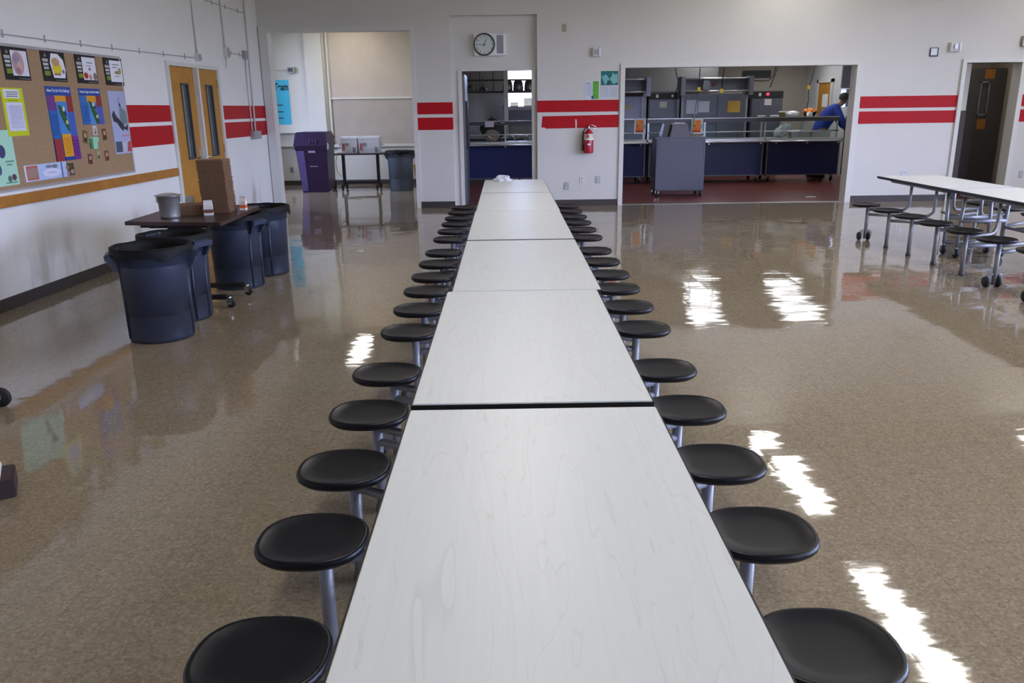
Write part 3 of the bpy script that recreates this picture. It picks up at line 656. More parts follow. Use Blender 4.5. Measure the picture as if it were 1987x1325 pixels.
b = MB(BLACK); b.lathe([(kr-.014, -.07), (kr, -.07), (kr+.002, -.10), (kr-.006, -.105), (kr-.016, -.10), (kr-.016, -.08)], (kx, 0, kz), 48, axis='y'); rim = b.build('clock_rim', t)
b = MB(PAPER); b.lathe([(0, -.076), (kr-.012, -.076)], (kx, 0, kz), 48, axis='y'); b.use(BLACK)
for h in range(1, 13):
    a = PI/2-h*PI/6; b.text(str(h), kx+.128*math.cos(a), kz+.128*math.sin(a), .042, -.0775)
for mi in range(60):
    a = mi*PI/30; r1 = .146 if mi % 5 else .142
    b.poly([(kx+r1*math.cos(a-.008), -.0775, kz+r1*math.sin(a-.008)), (kx+.152*math.cos(a-.008), -.0775, kz+.152*math.sin(a-.008)), (kx+.152*math.cos(a+.008), -.0775, kz+.152*math.sin(a+.008)), (kx+r1*math.cos(a+.008), -.0775, kz+r1*math.sin(a+.008))])
b.build('clock_face', t)
def hand(name, ang, ln, w_):
    b = MB(BLACK); ca, sa = math.cos(ang), math.sin(ang); nx, nz = -sa, ca
    b.poly([(kx-ca*.03+nx*w_, -.082, kz-sa*.03+nz*w_), (kx-ca*.03-nx*w_, -.082, kz-sa*.03-nz*w_), (kx+ca*ln-nx*w_*.6, -.082, kz+sa*ln-nz*w_*.6), (kx+ca*ln+nx*w_*.6, -.082, kz+sa*ln+nz*w_*.6)]); b.build(name, t)
hand('hour_hand', PI/2-PI/6*.75, .085, .006); hand('minute_hand', PI+.02, .115, .004)
g = MB(GLASS); g.lathe([(0, -.104), (kr-.014, -.101)], (kx, 0, kz), 32, axis='y'); g.build('clock_glass', t)
def plate(lab, px, py, w_, h_, name='wall_plate', cat='wall plate', mat=None, holes=None, group=None):
    x, z = ony(px, py); t = thing(name, lab, cat, (x, D, z), 0, group)
    b = MB(mat or PLATE); b.box(-w_/2, w_/2, -.008, 0, -h_/2, h_/2, .003); b.build('cover_plate', t)
    if holes:
        for k in (-1, 1):
            b = MB(holes); b.lathe([(0, -.013), (.014, -.013), (.017, -.008)], (0, 0, k*.03), 14, axis='y'); b.use(BLACK); b.box(-.006, -.003, -.0135, -.012, k*.03-.006, k*.03+.006); b.box(.003, .006, -.0135, -.012, k*.03-.006, k*.03+.006); b.build('socket', t)
    return t
plate('beige blank wall plate high on the wall right of the clock', 1095, 54, .072, .12, mat=M('beige_plate', (.36, .32, .26), .5))
plate('steel double outlet low on the wall, lowest of three beside the table end', 1098.5, 361, .085, .125, 'wall_outlet', 'outlet', PLATE, TRIM, 'outlets below the fire extinguisher')
plate('white outlet in the middle of three below the fire extinguisher', 1129.5, 349, .085, .125, 'wall_outlet', 'outlet', TRIM, TRIM, 'outlets below the fire extinguisher')
plate('steel double outlet nearest the serving window frame', 1159.5, 348.5, .085, .125, 'wall_outlet', 'outlet', PLATE, TRIM, 'outlets below the fire extinguisher')
plate('steel outlet low on the wall right of the right doorway', 1980.5, 338.5, .075, .125, 'wall_outlet', 'outlet', PLATE, TRIM)
plate('steel outlet behind the right table between the serving window and right doorway', 1755, 336.5, .12, .075, 'wall_outlet', 'outlet', PLATE, TRIM)
def strobe(lab, px, py, w_, h_):
    x, z = ony(px, py); t = thing('strobe_alarm', lab, 'fire alarm', (x, D, z), 0, 'wall strobe alarms')
    b = MB(TRIM); b.box(-w_/2, w_/2, -.06, 0, -h_/2, h_/2, .008); b.build('housing', t)
    b = MB(M('strobe_lens', (.45, .45, .5), .1, .3)); b.prism([(-.03, -.035), (.02, -.035), (.02, .035), (-.03, .035)], -.085, -.06); b.build('lens', t)
    b = MB(M('white_plastic', (.82, .82, .86), .3)); b.box(w_/2-.03, w_/2, -.075, -.06, -h_/2, h_/2, .004); b.build('horn_cover', t)
strobe('white strobe alarm on the wall above the paper notices', 1157, 101, .13, .14)
strobe('white strobe alarm on the wall above the right doorway', 1851.5, 91, .17, .14)
x, z = ony(1812, 101); t = thing('wall_speaker', 'small square grey framed plate left of the right strobe alarm', 'wall plate', (x, D, z))
b = MB(DGREY); b.box(-.07, .07, -.02, 0, -.07, .07, .004); b.build('frame', t); b = MB(PLATE); b.box(-.058, .045, -.024, -.02, -.05, .058); b.build('grille', t)
x, z = ony(1984, 80); wallbox('thermostat_box', 'beige box at the right edge high on the far wall', 'wall box', x+.03, z, .11, .16, .05, M('beige_plate', (.36, .32, .26), .5), left=False)
# paper notices
def backrect(px0, py0, px1, py1):
    a = ony(px0, py0); c = ony(px1, py1); return min(a[0], c[0]), min(a[1], c[1]), max(a[0], c[0]), max(a[1], c[1])
x0, z0, x1, z1 = backrect(1134.5, 192.5, 1162, 157.5)
put(poster('notice', 'white notice with a bright green right half above the red stripes', 'notice', x1-x0, z1-z0, (205, 210, 222), [('r', .58, 0, 1, 1, (90, 170, 45)), ('e', .56, .1, .09, .1, (60, 70, 140)), ('r', .08, .86, .4, .9, (90, 110, 150))] + rows(.08, .5, .2, .8, 12, (165, 172, 195)) + rows(.64, .94, .3, .85, 8, (120, 190, 80))), (x0, D, z0))
x0, z0, x1, z1 = backrect(1165.5, 191, 1199.5, 137.5)
put(poster('labor_poster', 'poster with teal hands picture on top and white text below, beside the serving window frame', 'poster', x1-x0, z1-z0, (205, 208, 214), [('r', 0, .48, 1, 1, (22, 105, 105)), ('p', [(.02, .8), (.25, .5), (.45, .5), (.5, .7), (.3, .88)], (110, 175, 180)), ('p', [(.5, .72), (.75, .52), (.98, .6), (.95, .9), (.8, .86), (.7, .95), (.62, .8)], (120, 185, 185)), ('p', [(.3, .5), (.5, .48), (.55, .6), (.42, .68)], (15, 70, 75)), ('r', .49, 0, .51, .48, (185, 188, 196))] + rows(.06, .45, .06, .44, 11, (165, 168, 180)) + rows(.55, .95, .06, .44, 11, (165, 168, 180))), (x0, D, z0))
# fire extinguisher
x, z = ony(1141, 271); t = thing('fire_extinguisher', 'red fire extinguisher with black hose hung on the far wall', 'fire extinguisher', (x, D-.105, z))
FR = M('extinguisher_red', (.42, .012, .03), .25)
b = MB(FR); b.lathe([(0, -.215), (.070, -.215), (.078, -.205), (.08, -.19), (.08, .085), (.072, .115), (.05, .145), (.03, .16), (.028, .175), (0, .175)], (0, 0, 0), 28); cyl = b.build('cylinder', t)
b = MB(M('extinguisher_label', (.62, .52, .44), .4)); b.lathe([(.0812, .02), (.0812, .10)], (0, 0, 0), 24, a0=-PI*.95, a1=-PI*.05); b.use(PAPER); b.lathe([(.0815, .0), (.0815, .02)], (0, 0, 0), 24, a0=-PI*.95, a1=-PI*.05)
b.use(FR); b.poly([(-.05, -.084, .06), (-.02, -.084, .03), (.0, -.084, .06), (-.025, -.084, .09)])
b.use(PAPER); b.prism([(-.03, -.07), (0, -.09), (.035, -.07), (0, -.05)], -.0825, -.080); b.build('label', cyl)
b = MB(CHROME); b.lathe([(.0, .17), (.022, .17), (.022, .20), (.014, .21), (.014, .225), (0, .225)], (0, 0, 0), 16); b.tube([(0, 0, .22), (.05, 0, .245), (.13, -.01, .205)], .008, 8); b.tube([(0, 0, .20), (.06, 0, .20), (.12, -.01, .175)], .007, 8); b.build('valve_handle', t)
b = MB(BLACK); b.tube([(-.015, -.01, .195), (-.06, -.01, .19), (-.092, 0, .13), (-.097, 0, 0), (-.096, 0, -.09), (-.094, 0, -.16)], .011, 10); b.tube([(-.096, 0, -.06), (-.094, 0, -.17)], .017, 10); b.build('hose', t)
b = MB(DGREY); b.box(-.03, .03, .08, .1045, -.05, .05); b.box(-.085, .085, .075, .085, .02, .035); b.build('wall_bracket', t)

# ================================================================== CANS AND CART BY THE LEFT WALL
def make_can(name, label, liner=True, R=.262, r0=.225, H=.69, ang=0, mat=None, group='round grey trash cans'):
    mat = mat or CANG
    t = thing(name, label, 'trash can', group=group)
    b = MB(mat)
    b.lathe([(0, .012), (r0-.01, .012), (r0-.004, .0), (r0+.002, .006), (r0+.003, .03), (R-.028, H-.13), (R-.012, H-.125), (R-.012, H-.04), (R+.012, H-.035), (R+.018, H-.02), (R+.014, H), (R-.004, H), (R-.012, H-.02), (R-.02, H-.12), (r0, .05), (0, .04)], (0, 0, 0), 48)
    # moulded ribs down the wall under each handle
    for s in (0, PI):
        for da in (-.30, .30):
            a = s+da; ca, sa = math.cos(a), math.sin(a)
            b.tube([((r0+.002)*ca, (r0+.002)*sa, .02), ((R-.026)*ca, (R-.026)*sa, H-.14)], .011, 8)
    body = b.build('body', t)
    for s in (0, PI):
        h = MB(mat)
        def pt(r, a, z): return (r*math.cos(s+a), r*math.sin(s+a), z)
        # bracket handle: two cheeks, an outer grip
        for a in (-.26, .26):
            h.hexa([pt(R-.02, a-.05, H-.17), pt(R-.02, a+.05, H-.17), pt(R+.012, a+.05, H-.16), pt(R+.012, a-.05, H-.16), pt(R-.02, a-.05, H-.01), pt(R-.02, a+.05, H-.01), pt(R+.06, a+.05, H-.06), pt(R+.06, a-.05, H-.06)])
        h.hexa([pt(R+.045, -.29, H-.085), pt(R+.062, -.29, H-.085), pt(R+.062, .29, H-.085), pt(R+.045, .29, H-.085), pt(R+.045, -.29, H-.045), pt(R+.066, -.29, H-.045), pt(R+.066, .29, H-.045), pt(R+.045, .29, H-.045)])
        h.hexa([pt(R-.01, -.29, H-.04), pt(R+.06, -.27, H-.06), pt(R+.06, .27, H-.06), pt(R-.01, .29, H-.04), pt(R-.01, -.29, H-.015), pt(R+.062, -.27, H-.045), pt(R+.062, .27, H-.045), pt(R-.01, .29, H-.015)])
        h.build('handle', t)
    if liner:
        l = MB(LINER); n = 64; rings = []
        prof = [(R+.021, H-.06), (R+.023, H-.03), (R+.020, H+.006), (R-.004, H+.009), (R-.022, H-.03), (R-.035, H-.22), (R-.06, H-.42), (.05, H-.46)]
        for i, (r, z) in enumerate(prof):
            ring = []
            for k in range(n):
                a = 2*PI*k/n; wob = (.012*math.sin(5*a+ang)+.010*math.sin(11*a+2*ang)) if i in (0, 5, 6) else .002*math.sin(9*a)
                ring.append(l.bm.verts.new(((r+abs(wob)*.3)*math.cos(a), (r+abs(wob)*.3)*math.sin(a), z+(wob*1.2 if i == 0 else wob))))
            rings.append(ring)
        for p_, q_ in zip(rings, rings[1:]):
            for k in range(n): l._f([p_[k], p_[(k+1) % n], q_[(k+1) % n], q_[k]], True)
        l._f(rings[-1]); l.build('bin_liner', t)
    return t
c1 = make_can('trash_can', 'round grey trash can with black liner standing nearest the camera', True, ang=1); put(c1, (-2.615, 5.915, 0), PI+.35)
c2 = make_can('trash_can', 'round grey trash can second from the front, against the dark cart', True, ang=2); put(c2, (-2.68, 6.50, 0), -.45)
c3 = make_can('trash_can', 'round grey trash can tucked under the dark cart top', True, ang=3.3); put(c3, (-2.60, 7.73, 0), -.40)
c4 = make_can('trash_can', 'round grey trash can behind the dark cart, nearest the hall opening', True, ang=4.1); put(c4, (-2.52, 8.36, 0), -1.35)

# dark pedestal cart
t = thing('utility_table', 'dark brown pedestal table on casters behind the trash cans', 'table', (-2.82, 7.36, 0))
b = MB(WALNUT); b.hexa([(-.42, -.475, .71), (.44, -.62, .71), (.42, .56, .71), (-.43, .65, .71), (-.42, -.475, .742), (.44, -.62, .742), (.42, .56, .742), (-.43, .65, .742)]); b.build('tabletop', t)
b = MB(BLACK); b.box(-.25, .25, -.40, .30, .67, .71); b.box(-.30, -.1, -.46, .4, .685, .71); b.build('top_bracket', t)
for y in (-.55, -.06):
    b = MB(BLACK); b.box(-.34, .40, y-.025, y+.025, .075, .115, .004); b.box(-.03, .03, y-.02, y+.02, .115, .69); ft = b.build('leg', t)
    for x in (-.32, .42):
        c = MB(CHROME); c.box(x-.02, x+.02, y-.018, y-.014, .03, .085); c.box(x-.02, x+.02, y+.014, y+.018, .03, .085); c.tube([(x, y, .08), (x, y, .10)], .02); cc = c.build('caster', t)
        wl = MB(RUBBER); wl.lathe([(0, -.013), (.03, -.013), (.037, -.008), (.037, .008), (.03, .013), (0, .013)], (x+.012, y, .037), 16, axis='y'); wl.build('wheel', cc)
# things on the cart
z = .742
t = thing('steam_table_pot', 'stainless round food pot with wide rim on the dark cart', 'pot', (-2.935, 7.10, z))
b = MB(STEEL); b.lathe([(0, .004), (.07, .0), (.08, .006), (.083, .02), (.088, .13), (.1, .14), (.1, .19), (.114, .193), (.115, .197), (.098, .197), (.094, .14), (.083, .13), (.078, .015), (0, .012)], (0, 0, 0), 36); b.build('body', t)
b = MB(STEEL); b.lathe([(0, .212), (.05, .212), (.085, .203), (.098, .199)], (0, 0, 0), 30); b.build('lid', t)
random.seed(5)
for k in range(38):
    zz = z+k*.0124; b = MB(CARD)
    w_, d_ = .122, .115
    b.hexa([(-w_+.008, -d_+.008, 0), (w_-.008, -d_+.008, 0), (w_-.008, d_-.008, 0), (-w_+.008, d_-.008, 0), (-w_, -d_, .0112), (w_, -d_, .0112), (w_, d_, .0112), (-w_, d_, .0112)])
    o = b.build('cardboard_tray'); put(o, (-2.645+k*-.0004+random.uniform(-.003, .003), 7.52+random.uniform(-.003, .003), zz), 0.03+random.uniform(-.02, .02))
    lab = 'brown cardboard tray in the tall stack on the dark cart'
    if k == 37: lab = 'topmost brown cardboard tray of the tall stack on the dark cart'
    if k == 0: lab = 'bottom brown cardboard tray of the tall stack on the dark cart'
    tag(o, lab, 'tray', 'stacked cardboard trays on the cart')
for k in range(5):
    b = MB(CARD); w_, d_ = .115, .095
    b.hexa([(-w_+.01, -d_+.01, 0), (w_-.01, -d_+.01, 0), (w_-.01, d_-.01, 0), (-w_+.01, d_-.01, 0), (-w_, -d_, .0165), (w_, -d_, .0165), (w_, d_, .0165), (-w_, d_, .0165)])
    o = b.build('cardboard_tray'); put(o, (-2.85, 7.36, z+k*.0185), .15+.03*k)
    tag(o, 'brown cardboard tray in the low pile beside the steel pot' if k < 4 else 'top brown cardboard tray of the low pile beside the steel pot', 'tray', 'low pile of cardboard trays')
def carton(lab, x, y, zz, rz, colr, band, w_=.037, h_=.085):
    t = thing('milk_carton', lab, 'carton', (x, y, zz), rz, 'drink cartons on the cart')
    b = MB(flat(srgb(*colr))); b.box(-w_, w_, -w_, w_, 0, h_); b.use(flat(srgb(*band))); b.box(-w_-.0008, w_+.0008, -w_-.0008, w_+.0008, h_*.25, h_*.6); b.build('body', t)
    b = MB(flat(srgb(*colr))); b.hexa([(-w_, -w_, h_), (w_, -w_, h_), (w_, w_, h_), (-w_, w_, h_), (-w_, -.002, h_+.03), (w_, -.002, h_+.03), (w_, .002, h_+.03), (-w_, .002, h_+.03)]); b.box(-w_, w_, -.002, .002, h_+.028, h_+.045); b.build('gable_top', t)
carton('small white and brown milk carton standing behind the low tray pile', -2.93, 7.56, z, .2, (200, 195, 195), (110, 70, 55), .035, .10)
carton('small white and brown milk carton standing right of the low tray pile', -2.66, 7.27, z, .25, (205, 200, 200), (105, 65, 50), .037, .085)
carton('orange and white juice carton right of the tall tray stack', -2.46, 7.62, z, 0, (215, 205, 200), (210, 95, 40), .028, .08)
# things cut off at the left edge
t = thing('parked_table_leg', 'grey table leg with black caster entering at the left edge of the photo', 'table leg', (-2.965, 4.42, 0))
b = MB(TUBE); b.tube([(-.03, 0, .10), (-.10, .05, .16), (-.55, .1, .17)], .018); b.box(-.035, .035, -.018, .018, .05, .12); b.build('frame', t)
b = MB(RUBBER); b.lathe([(0, -.016), (.052, -.016), (.058, -.008), (.058, .008), (.052, .016), (0, .016)], (.025, 0, .058), 18, axis='y'); b.build('wheel', t)
t = thing('brown_box', 'dark brown box corner with white top at the left edge of the photo', 'box', (-2.355, 3.28, 0), .5)
b = MB(M('dark_card', (.05, .028, .032), .7)); b.box(-.30, .14, -.10, .10, 0, .085, .006); b.build('body', t); b = MB(PAPER); b.box(-.30, .09, -.09, .09, .085, .115, .006); b.build('lid', t)
b = MB(PAPER); b.hexa([(-.04, -.01, 0), (.04, -.015, 0), (.05, .01, 0), (-.05, .015, 0), (-.03, -.008, .006), (.04, -.01, .012), (.045, .008, .006), (-.045, .01, .003)]); x, y = onz(697, 487)
o = b.build('paper_scrap'); tag(o, 'small white paper scrap on the floor left of the middle table row', 'paper scrap'); put(o, (x, y, .001))

# ================================================================== HALL
YH = 18.75
b = MB(CREAM); b.box(-4.36, -3.985, YH-.10, YH, 0, 3.6); struct(b.build('trim_10'))
b = MB(CREAM); b.box(-6.2, -3.97, YH-.13, YH-.0, 1.15, 1.25); b.box(-6.2, -3.975, YH-.12, YH-.001, .86, .90); struct(b.build('trim_11'))
b = MB(TAN); b.box(-3.86, -1.30, YH-.03, YH, 1.90, 3.6); struct(put(b.build('window_7'), (0, 0, 0)))
bt = MB(CREAM); bt.box(-3.9, -3.86, YH-.06, YH, .80, 3.6); bt.box(-3.86, -1.3, YH-.05, YH, .83, .89); bt.box(-3.86, -1.3, YH-.05, YH, 1.86, 1.90); struct(bt.build('trim_12'))
b = MB(TACK); b.box(-3.84, -1.30, YH-.025, YH-.004, .89, 1.86); o = b.build('tack_board'); tag(o, 'large plain tan-grey tack panel on the hall wall above the coolers', 'tack board')
x0, z0 = ony(538, 242, YH); x1, z1 = ony(559, 155, YH)
x0 -= .25
o = poster('team_poster', 'bright blue paper poster lettered in black on the hall wall', 'poster', x1-x0, z1-z0, (60, 185, 215), [('t', 'Team', .71, .84, .22, .54, (10, 12, 14)), ('r', .1, .22, .46, .58, (215, 225, 232)), ('r', 0, .515, 1, .522, (50, 160, 190)), ('r', .48, .43, .72, .45, (12, 14, 18)), ('r', .5, .28, .74, .30, (12, 14, 18)), ('r', .46, .14, .70, .16, (12, 14, 18))]); put(o, (x0, YH-.002, z0))
x, z = ony(566, 136, YH); t = thing('wall_light', 'small grey fixture on the hall wall above the blue poster', 'wall box', (x, YH, z)); b = MB(PLATE); b.box(-.085, .085, -.10, 0, -.06, .06, .01); b.build('housing', t); b = MB(DGREY); b.box(-.06, .05, -.105, -.10, -.04, .04); b.build('cover', t); b = MB(CREAM); b.tube([(-.085, -.01, 0), (-.9, -.01, 0)], .01); b.build('conduit', t)
x, z = ony(566, 329.5, YH); t = thing('wall_outlet', 'grey outlet plate on the hall wall left of the purple bin', 'outlet', (x, YH, z)); b = MB(PLATE); b.box(-.04, .04, -.01, 0, -.065, .065, .003); b.build('cover_plate', t); b = MB(DGREY); b.box(-.015, .015, -.012, -.01, .01, .04); b.box(-.015, .015, -.012, -.01, -.04, -.01); b.build('socket', t)
# purple wheeled bin
t = thing('purple_bin', 'tall purple lidded wheeled bin against the hall wall', 'bin', (-3.93, 17.3, 0), 0)
b = MB(PURP); b.hexa([(-.28, -.34, .0), (.26, -.34, .0), (.26, .34, .06), (-.28, .34, .06), (-.36, -.37, .88), (.28, -.37, .88), (.28, .36, .88), (-.36, .36, .88)]); b.box(-.37, .29, -.385, .37, .86, .93, .01); b.box(-.20, .22, -.352, -.34, .25, .80, .01); b.build('body', t)
b = MB(PURP); b.hexa([(-.39, -.40, .93), (.30, -.40, .93), (.30, .40, .93), (-.39, .40, .93), (-.35, -.33, 1.19), (.27, -.33, 1.19), (.27, .40, 1.16), (-.35, .40, 1.16)]); b.box(-.34, .26, -.32, .40, 1.17, 1.205, .01); lid = b.build('lid', t)
b = MB(M('lilac_mark', (.42, .36, .55), .5)); b.box(-.10, .04, -.378, -.37, .80, .84); b.box(-.09, .07, -.362, -.352, .52, .535); b.build('moulded_mark', t)
for x in (-.06, 0, .06): b = MB(M('lilac_dim', (.12, .07, .2), .5)); b.box(x-.012, x+.012, -.395, -.36, .99, 1.06); b.build('moulded_mark', t)
b = MB(M('lit_side_lilac', (.12, .09, .26), .45)); b.hexa([(-.275, -.345, .03), (-.16, -.345, .03), (-.16, -.335, .03), (-.275, -.335, .03), (-.345, -.373, .84), (-.19, -.373, .84), (-.19, -.36, .84), (-.345, -.36, .84)]); b.build('lit_side_panel', t)  # light falling on the bin's left side, painted as a paler panel
b = MB(PURP); b.tube([(-.37, .36, 1.08), (-.37, .47, 1.08), (.28, .47, 1.08), (.28, .36, 1.08)], .02); b.build('handle', t)
for x in (-.22, .24):
    b = MB(RUBBER); b.lathe([(0, -.03), (.09, -.03), (.1, 0), (.09, .03), (0, .03)], (x, .36, .10), 20, axis='x'); b.build('wheel', t)
b = MB(CHROME); b.box(-.395, -.375, -.38, -.30, .86, .99); b.build('lid_clip', t); b = MB(CHROME); b.box(.29, .31, -.38, -.30, .86, .99); b.build('lid_clip', t)
# coolers on a dark cart
t = thing('rolling_cart', 'dark brown rolling table in the hall carrying two white coolers', 'cart', (-3.05, 17.35, 0))
b = MB(WALNUT); b.box(-.50, .50, -.28, .28, .735, .765, .004); b.build('tabletop', t)
for x in (-.36, .36):
    b = MB(BLACK); b.box(x-.03, x+.03, -.03, .03, .12, .735); b.box(x-.025, x+.025, -.28, .28, .09, .13); lg = b.build('leg', t)
    for y in (-.25, .25):
        w_ = MB(RUBBER); w_.lathe([(0, -.015), (.04, -.015), (.047, 0), (.04, .015), (0, .015)], (x, y, .047), 16, axis='x'); w_.box(x-.02, x+.02, y-.02, y+.02, .06, .10); w_.build('caster', t)
b = MB(BLACK); b.box(-.36, .36, -.02, .02, .14, .18); b.build('stretcher', t)
b = MB(YEL); b.tube([(-.42, -.29, .74), (-.46, -.30, .6), (-.44, -.3, .42), (-.36, -.29, .30)], .008); b.build('hanging_strap', t)
CW = M('cooler_white', (.74, .74, .76), .35)
for k, (x0_, x1_, lab) in enumerate(((-.36, -.015, 'white drinks cooler on the left of the rolling table'), (.0, .44, 'white drinks cooler on the right of the rolling table, beside the hall trash can'))):
    t = thing('drinks_cooler', lab, 'cooler', (-3.05, 17.35, .765), 0, 'white coolers on the hall cart')
    b = MB(CW); b.hexa([(x0_+.02, -.17, 0), (x1_-.02, -.17, 0), (x1_-.02, .17, 0), (x0_+.02, .17, 0), (x0_, -.19, .27), (x1_, -.19, .27), (x1_, .19, .27), (x0_, .19, .27)]); b.build('body', t)
    b = MB(CW); b.box(x0_-.005, x1_+.005, -.195, .195, .27, .335, .012); b.build('lid', t)
    b = MB(M('cooler_print', (.45, .12, .16), .5)); b.box(x0_+.035, x0_+.085, -.189, -.176, .06, .20); b.build('red_label', t); b = MB(M('cooler_grey_print', (.25, .25, .28), .5)); b.box(x1_-.10, x1_-.045, -.189, -.172, .02, .12); b.build('grey_label', t); b = MB(M('cooler_grey_print', (.25, .25, .28), .5)); b.box(x0_+.1, x0_+.17, -.19, -.18, .15, .21); b.build('grey_label', t)
    b = MB(CHROME); xx = x1_+.01 if k else x0_-.01; b.tube([(xx, -.12, .2), (xx+(.03 if k else -.03), -.12, .16), (xx+(.03 if k else -.03), .12, .16), (xx, .12, .2)], .008); b.build('handle', t)
c5 = make_can('hall_trash_can', 'round grey trash can with black liner in the hall beside the coolers', True, R=.28, r0=.235, H=.80, ang=2.2, mat=M('hall_can_plastic', (.085, .105, .135), .4)); put(c5, (-2.20, 17.22, 0), PI)
t = thing('mop_bucket', 'yellow mop bucket mostly hidden behind the hall frame', 'mop bucket', (-1.77, 17.75, 0))
b = MB(YEL); b.hexa([(-.14, -.2, .1), (.14, -.2, .1), (.14, .2, .1), (-.14, .2, .1), (-.2, -.25, .5), (.2, -.25, .5), (.2, .25, .5), (-.2, .25, .5)]); b.build('bucket', t)
b = MB(YEL); b.tube([(.0, 0, .45), (-.03, -.02, .80)], .05, 10); b.build('wringer', t); b = MB(M('blue_plastic', (.03, .10, .35), .4)); b.tube([(-.05, .02, .6), (-.14, -.05, .86)], .045, 10); b.build('mop_head', t)
b = MB(BLACK)
for x in (-.1, .1):
    for y in (-.16, .16): b.lathe([(0, -.015), (.045, -.015), (.05, 0), (.045, .015), (0, .015)], (x, y, .05), 14, axis='x'); b.box(x-.02, x+.02, y-.02, y+.02, .06, .11)
b.build('casters', t)

# ================================================================== KITCHEN
YK = 17.85
def counter(lab, x0, x1, guard=True):
    t = thing('serving_counter', lab, 'serving counter', ((x0+x1)/2, YK, 0), 0, 'blue-fronted serving counters'); h = (x1-x0)/2
    b = MB(NAVY); b.box(-h+.02, h-.02, .02, .06, .16, .855, .003); b.build('front_panel', t)
    b = MB(GREYST); b.box(-h+.02, h-.02, .06, .72, .16, .84); b.box(-h+.02, -h+.05, .0, .06, .15, .86); b.box(h-.05, h-.02, .0, .06, .15, .86); b.box(-h+.02, h-.02, .01, .06, .145, .165); b.build('body', t)
    b = MB(STEEL); b.box(-h, h, .0, .78, .885, .925, .006); b.build('worktop', t)
    b = MB(STEEL); b.box(-h, h, -.26, .0, .86, .885, .004); b.tube([(-h, -.26, .872), (h, -.26, .872)], .018)
    for x in (-h+.15, 0, h-.15): b.box(x-.015, x+.015, -.22, .02, .82, .86)
    b.build('tray_slide', t)
    for x in (-h+.12, h-.12):
        for y in (.1, .65):
            c = MB(RUBBER); c.lathe([(0, -.018), (.05, -.018), (.058, 0), (.05, .018), (0, .018)], (x, y, .058), 16, axis='x'); c.use(TUBE); c.box(x-.03, x+.03, y-.02, y+.02, .07, .16); c.build('caster', t)
    if guard:
        g = MB(STEEL)
        for x in (-h+.03, 0, h-.03): g.box(x-.018, x+.018, .22, .25, .925, 1.36)
        g.use(M('guard_rail_steel', (.09, .09, .10), .35, .6)); g.box(-h, h, .20, .24, 1.27, 1.36); g.use(STEEL); g.box(-h, h, .195, .245, 1.35, 1.365); g.tube([(-h, .2, 1.07), (h, .2, 1.07)], .012); fr = g.build('guard_frame', t)
        p = MB(GLASS); p.box(-h+.03, h-.03, .21, .216, .94, 1.25); p.build('guard_glass', fr)
        p = MB(GLASS); p.box(-h, h, .24, .70, 1.355, 1.365); p.build('top_glass', fr)
    return t
counter('blue-fronted steel serving counter seen through the middle doorway', -1.0, .98)
counter('short run of blue-fronted counter at the left of the serving window', 1.0, 3.02)
counter('blue-fronted serving counter behind the grey register cart', 3.06, 5.57)
counter('blue-fronted serving counter at the right of the serving window by the person', 5.60, 7.22)
# register cart
t = thing('register_cart', 'grey steel cart on casters with raised hood in front of the serving counter', 'cart', (3.205, 15.45, 0), 0)
b = MB(CARTST); b.box(-.445, .455, -.25, .25, .115, 1.045, .005); b.build('cabinet', t)
b = MB(CARTST); b.box(-.475, .48, -.27, .27, 1.045, 1.08, .006); b.build('worktop', t)
b = MB(CARTST); b.hexa([(-.22, -.262, 1.0), (.19, -.262, 1.0), (.19, .15, 1.08), (-.22, .15, 1.08), (-.145, -.20, 1.31), (.115, -.20, 1.31), (.115, .05, 1.31), (-.145, .05, 1.31)]); b.build('hood', t)
b = MB(CARTST); b.hexa([(-.33, -.1, 1.08), (-.22, -.1, 1.08), (-.22, .2, 1.08), (-.33, .2, 1.08), (-.28, -.06, 1.31), (-.16, -.06, 1.31), (-.16, .1, 1.31), (-.28, .1, 1.31)]); b.build('side_shield', t)
b = MB(PAPER); b.hexa([(-.12, -.16, 1.31), (.10, -.16, 1.31), (.10, -.05, 1.31), (-.12, -.05, 1.31), (-.1, -.15, 1.325), (.08, -.15, 1.318), (.08, -.06, 1.322), (-.1, -.06, 1.33)]); b.build('paper_sheet', t)
b = MB(DGREY); b.box(-.415, -.405, -.254, -.25, .55, 1.03); b.box(.42, .43, -.254, -.25, .58, 1.03); b.build('door_seam', t)
b = MB(CARD); b.box(.2, .40, -.15, .1, 1.08, 1.10, .003); b.build('tray_liner', t)
for x in (-.40, .41):
    for y in (-.19, .19):
        c = MB(CHROME); c.box(x-.03, x-.025, y-.025, y+.025, .05, .115); c.box(x+.025, x+.03, y-.025, y+.025, .05, .115); cc = c.build('caster', t); wl = MB(RUBBER); wl.lathe([(0, -.02), (.045, -.02), (.052, -.01), (.052, .01), (.045, .02), (0, .02)], (x, y, .052), 18, axis='x'); wl.build('wheel', cc)
b = MB(BLACK); b.box(-.445, .455, -.24, .24, .10, .118); b.build('bumper', t)
# orange signs on the guards
for px, lab in ((1242, 'white framed sign with an orange picture on the left counter guard'), (1353, 'white framed sign with an orange picture right of the register cart')):
    x, z = ony(px, 244.5, YK+.18); hw2 = .125
    o = poster('menu_sign', lab, 'sign', .25, .33, (205, 208, 215), [('r', .12, .16, .78, .86, (225, 120, 45)), ('r', .12, .1, .8, .22, (190, 60, 40)), ('r', .78, .3, .95, .6, (130, 175, 205)), ('r', .15, .6, .42, .8, (230, 160, 70)), ('r', .2, .45, .36, .56, (190, 110, 40)), ('e', .55, .55, .2, .2, (232, 135, 60))], 'orange menu signs on the guards', .012)
    put(o, (x-.125, YK+.185, z-.165))
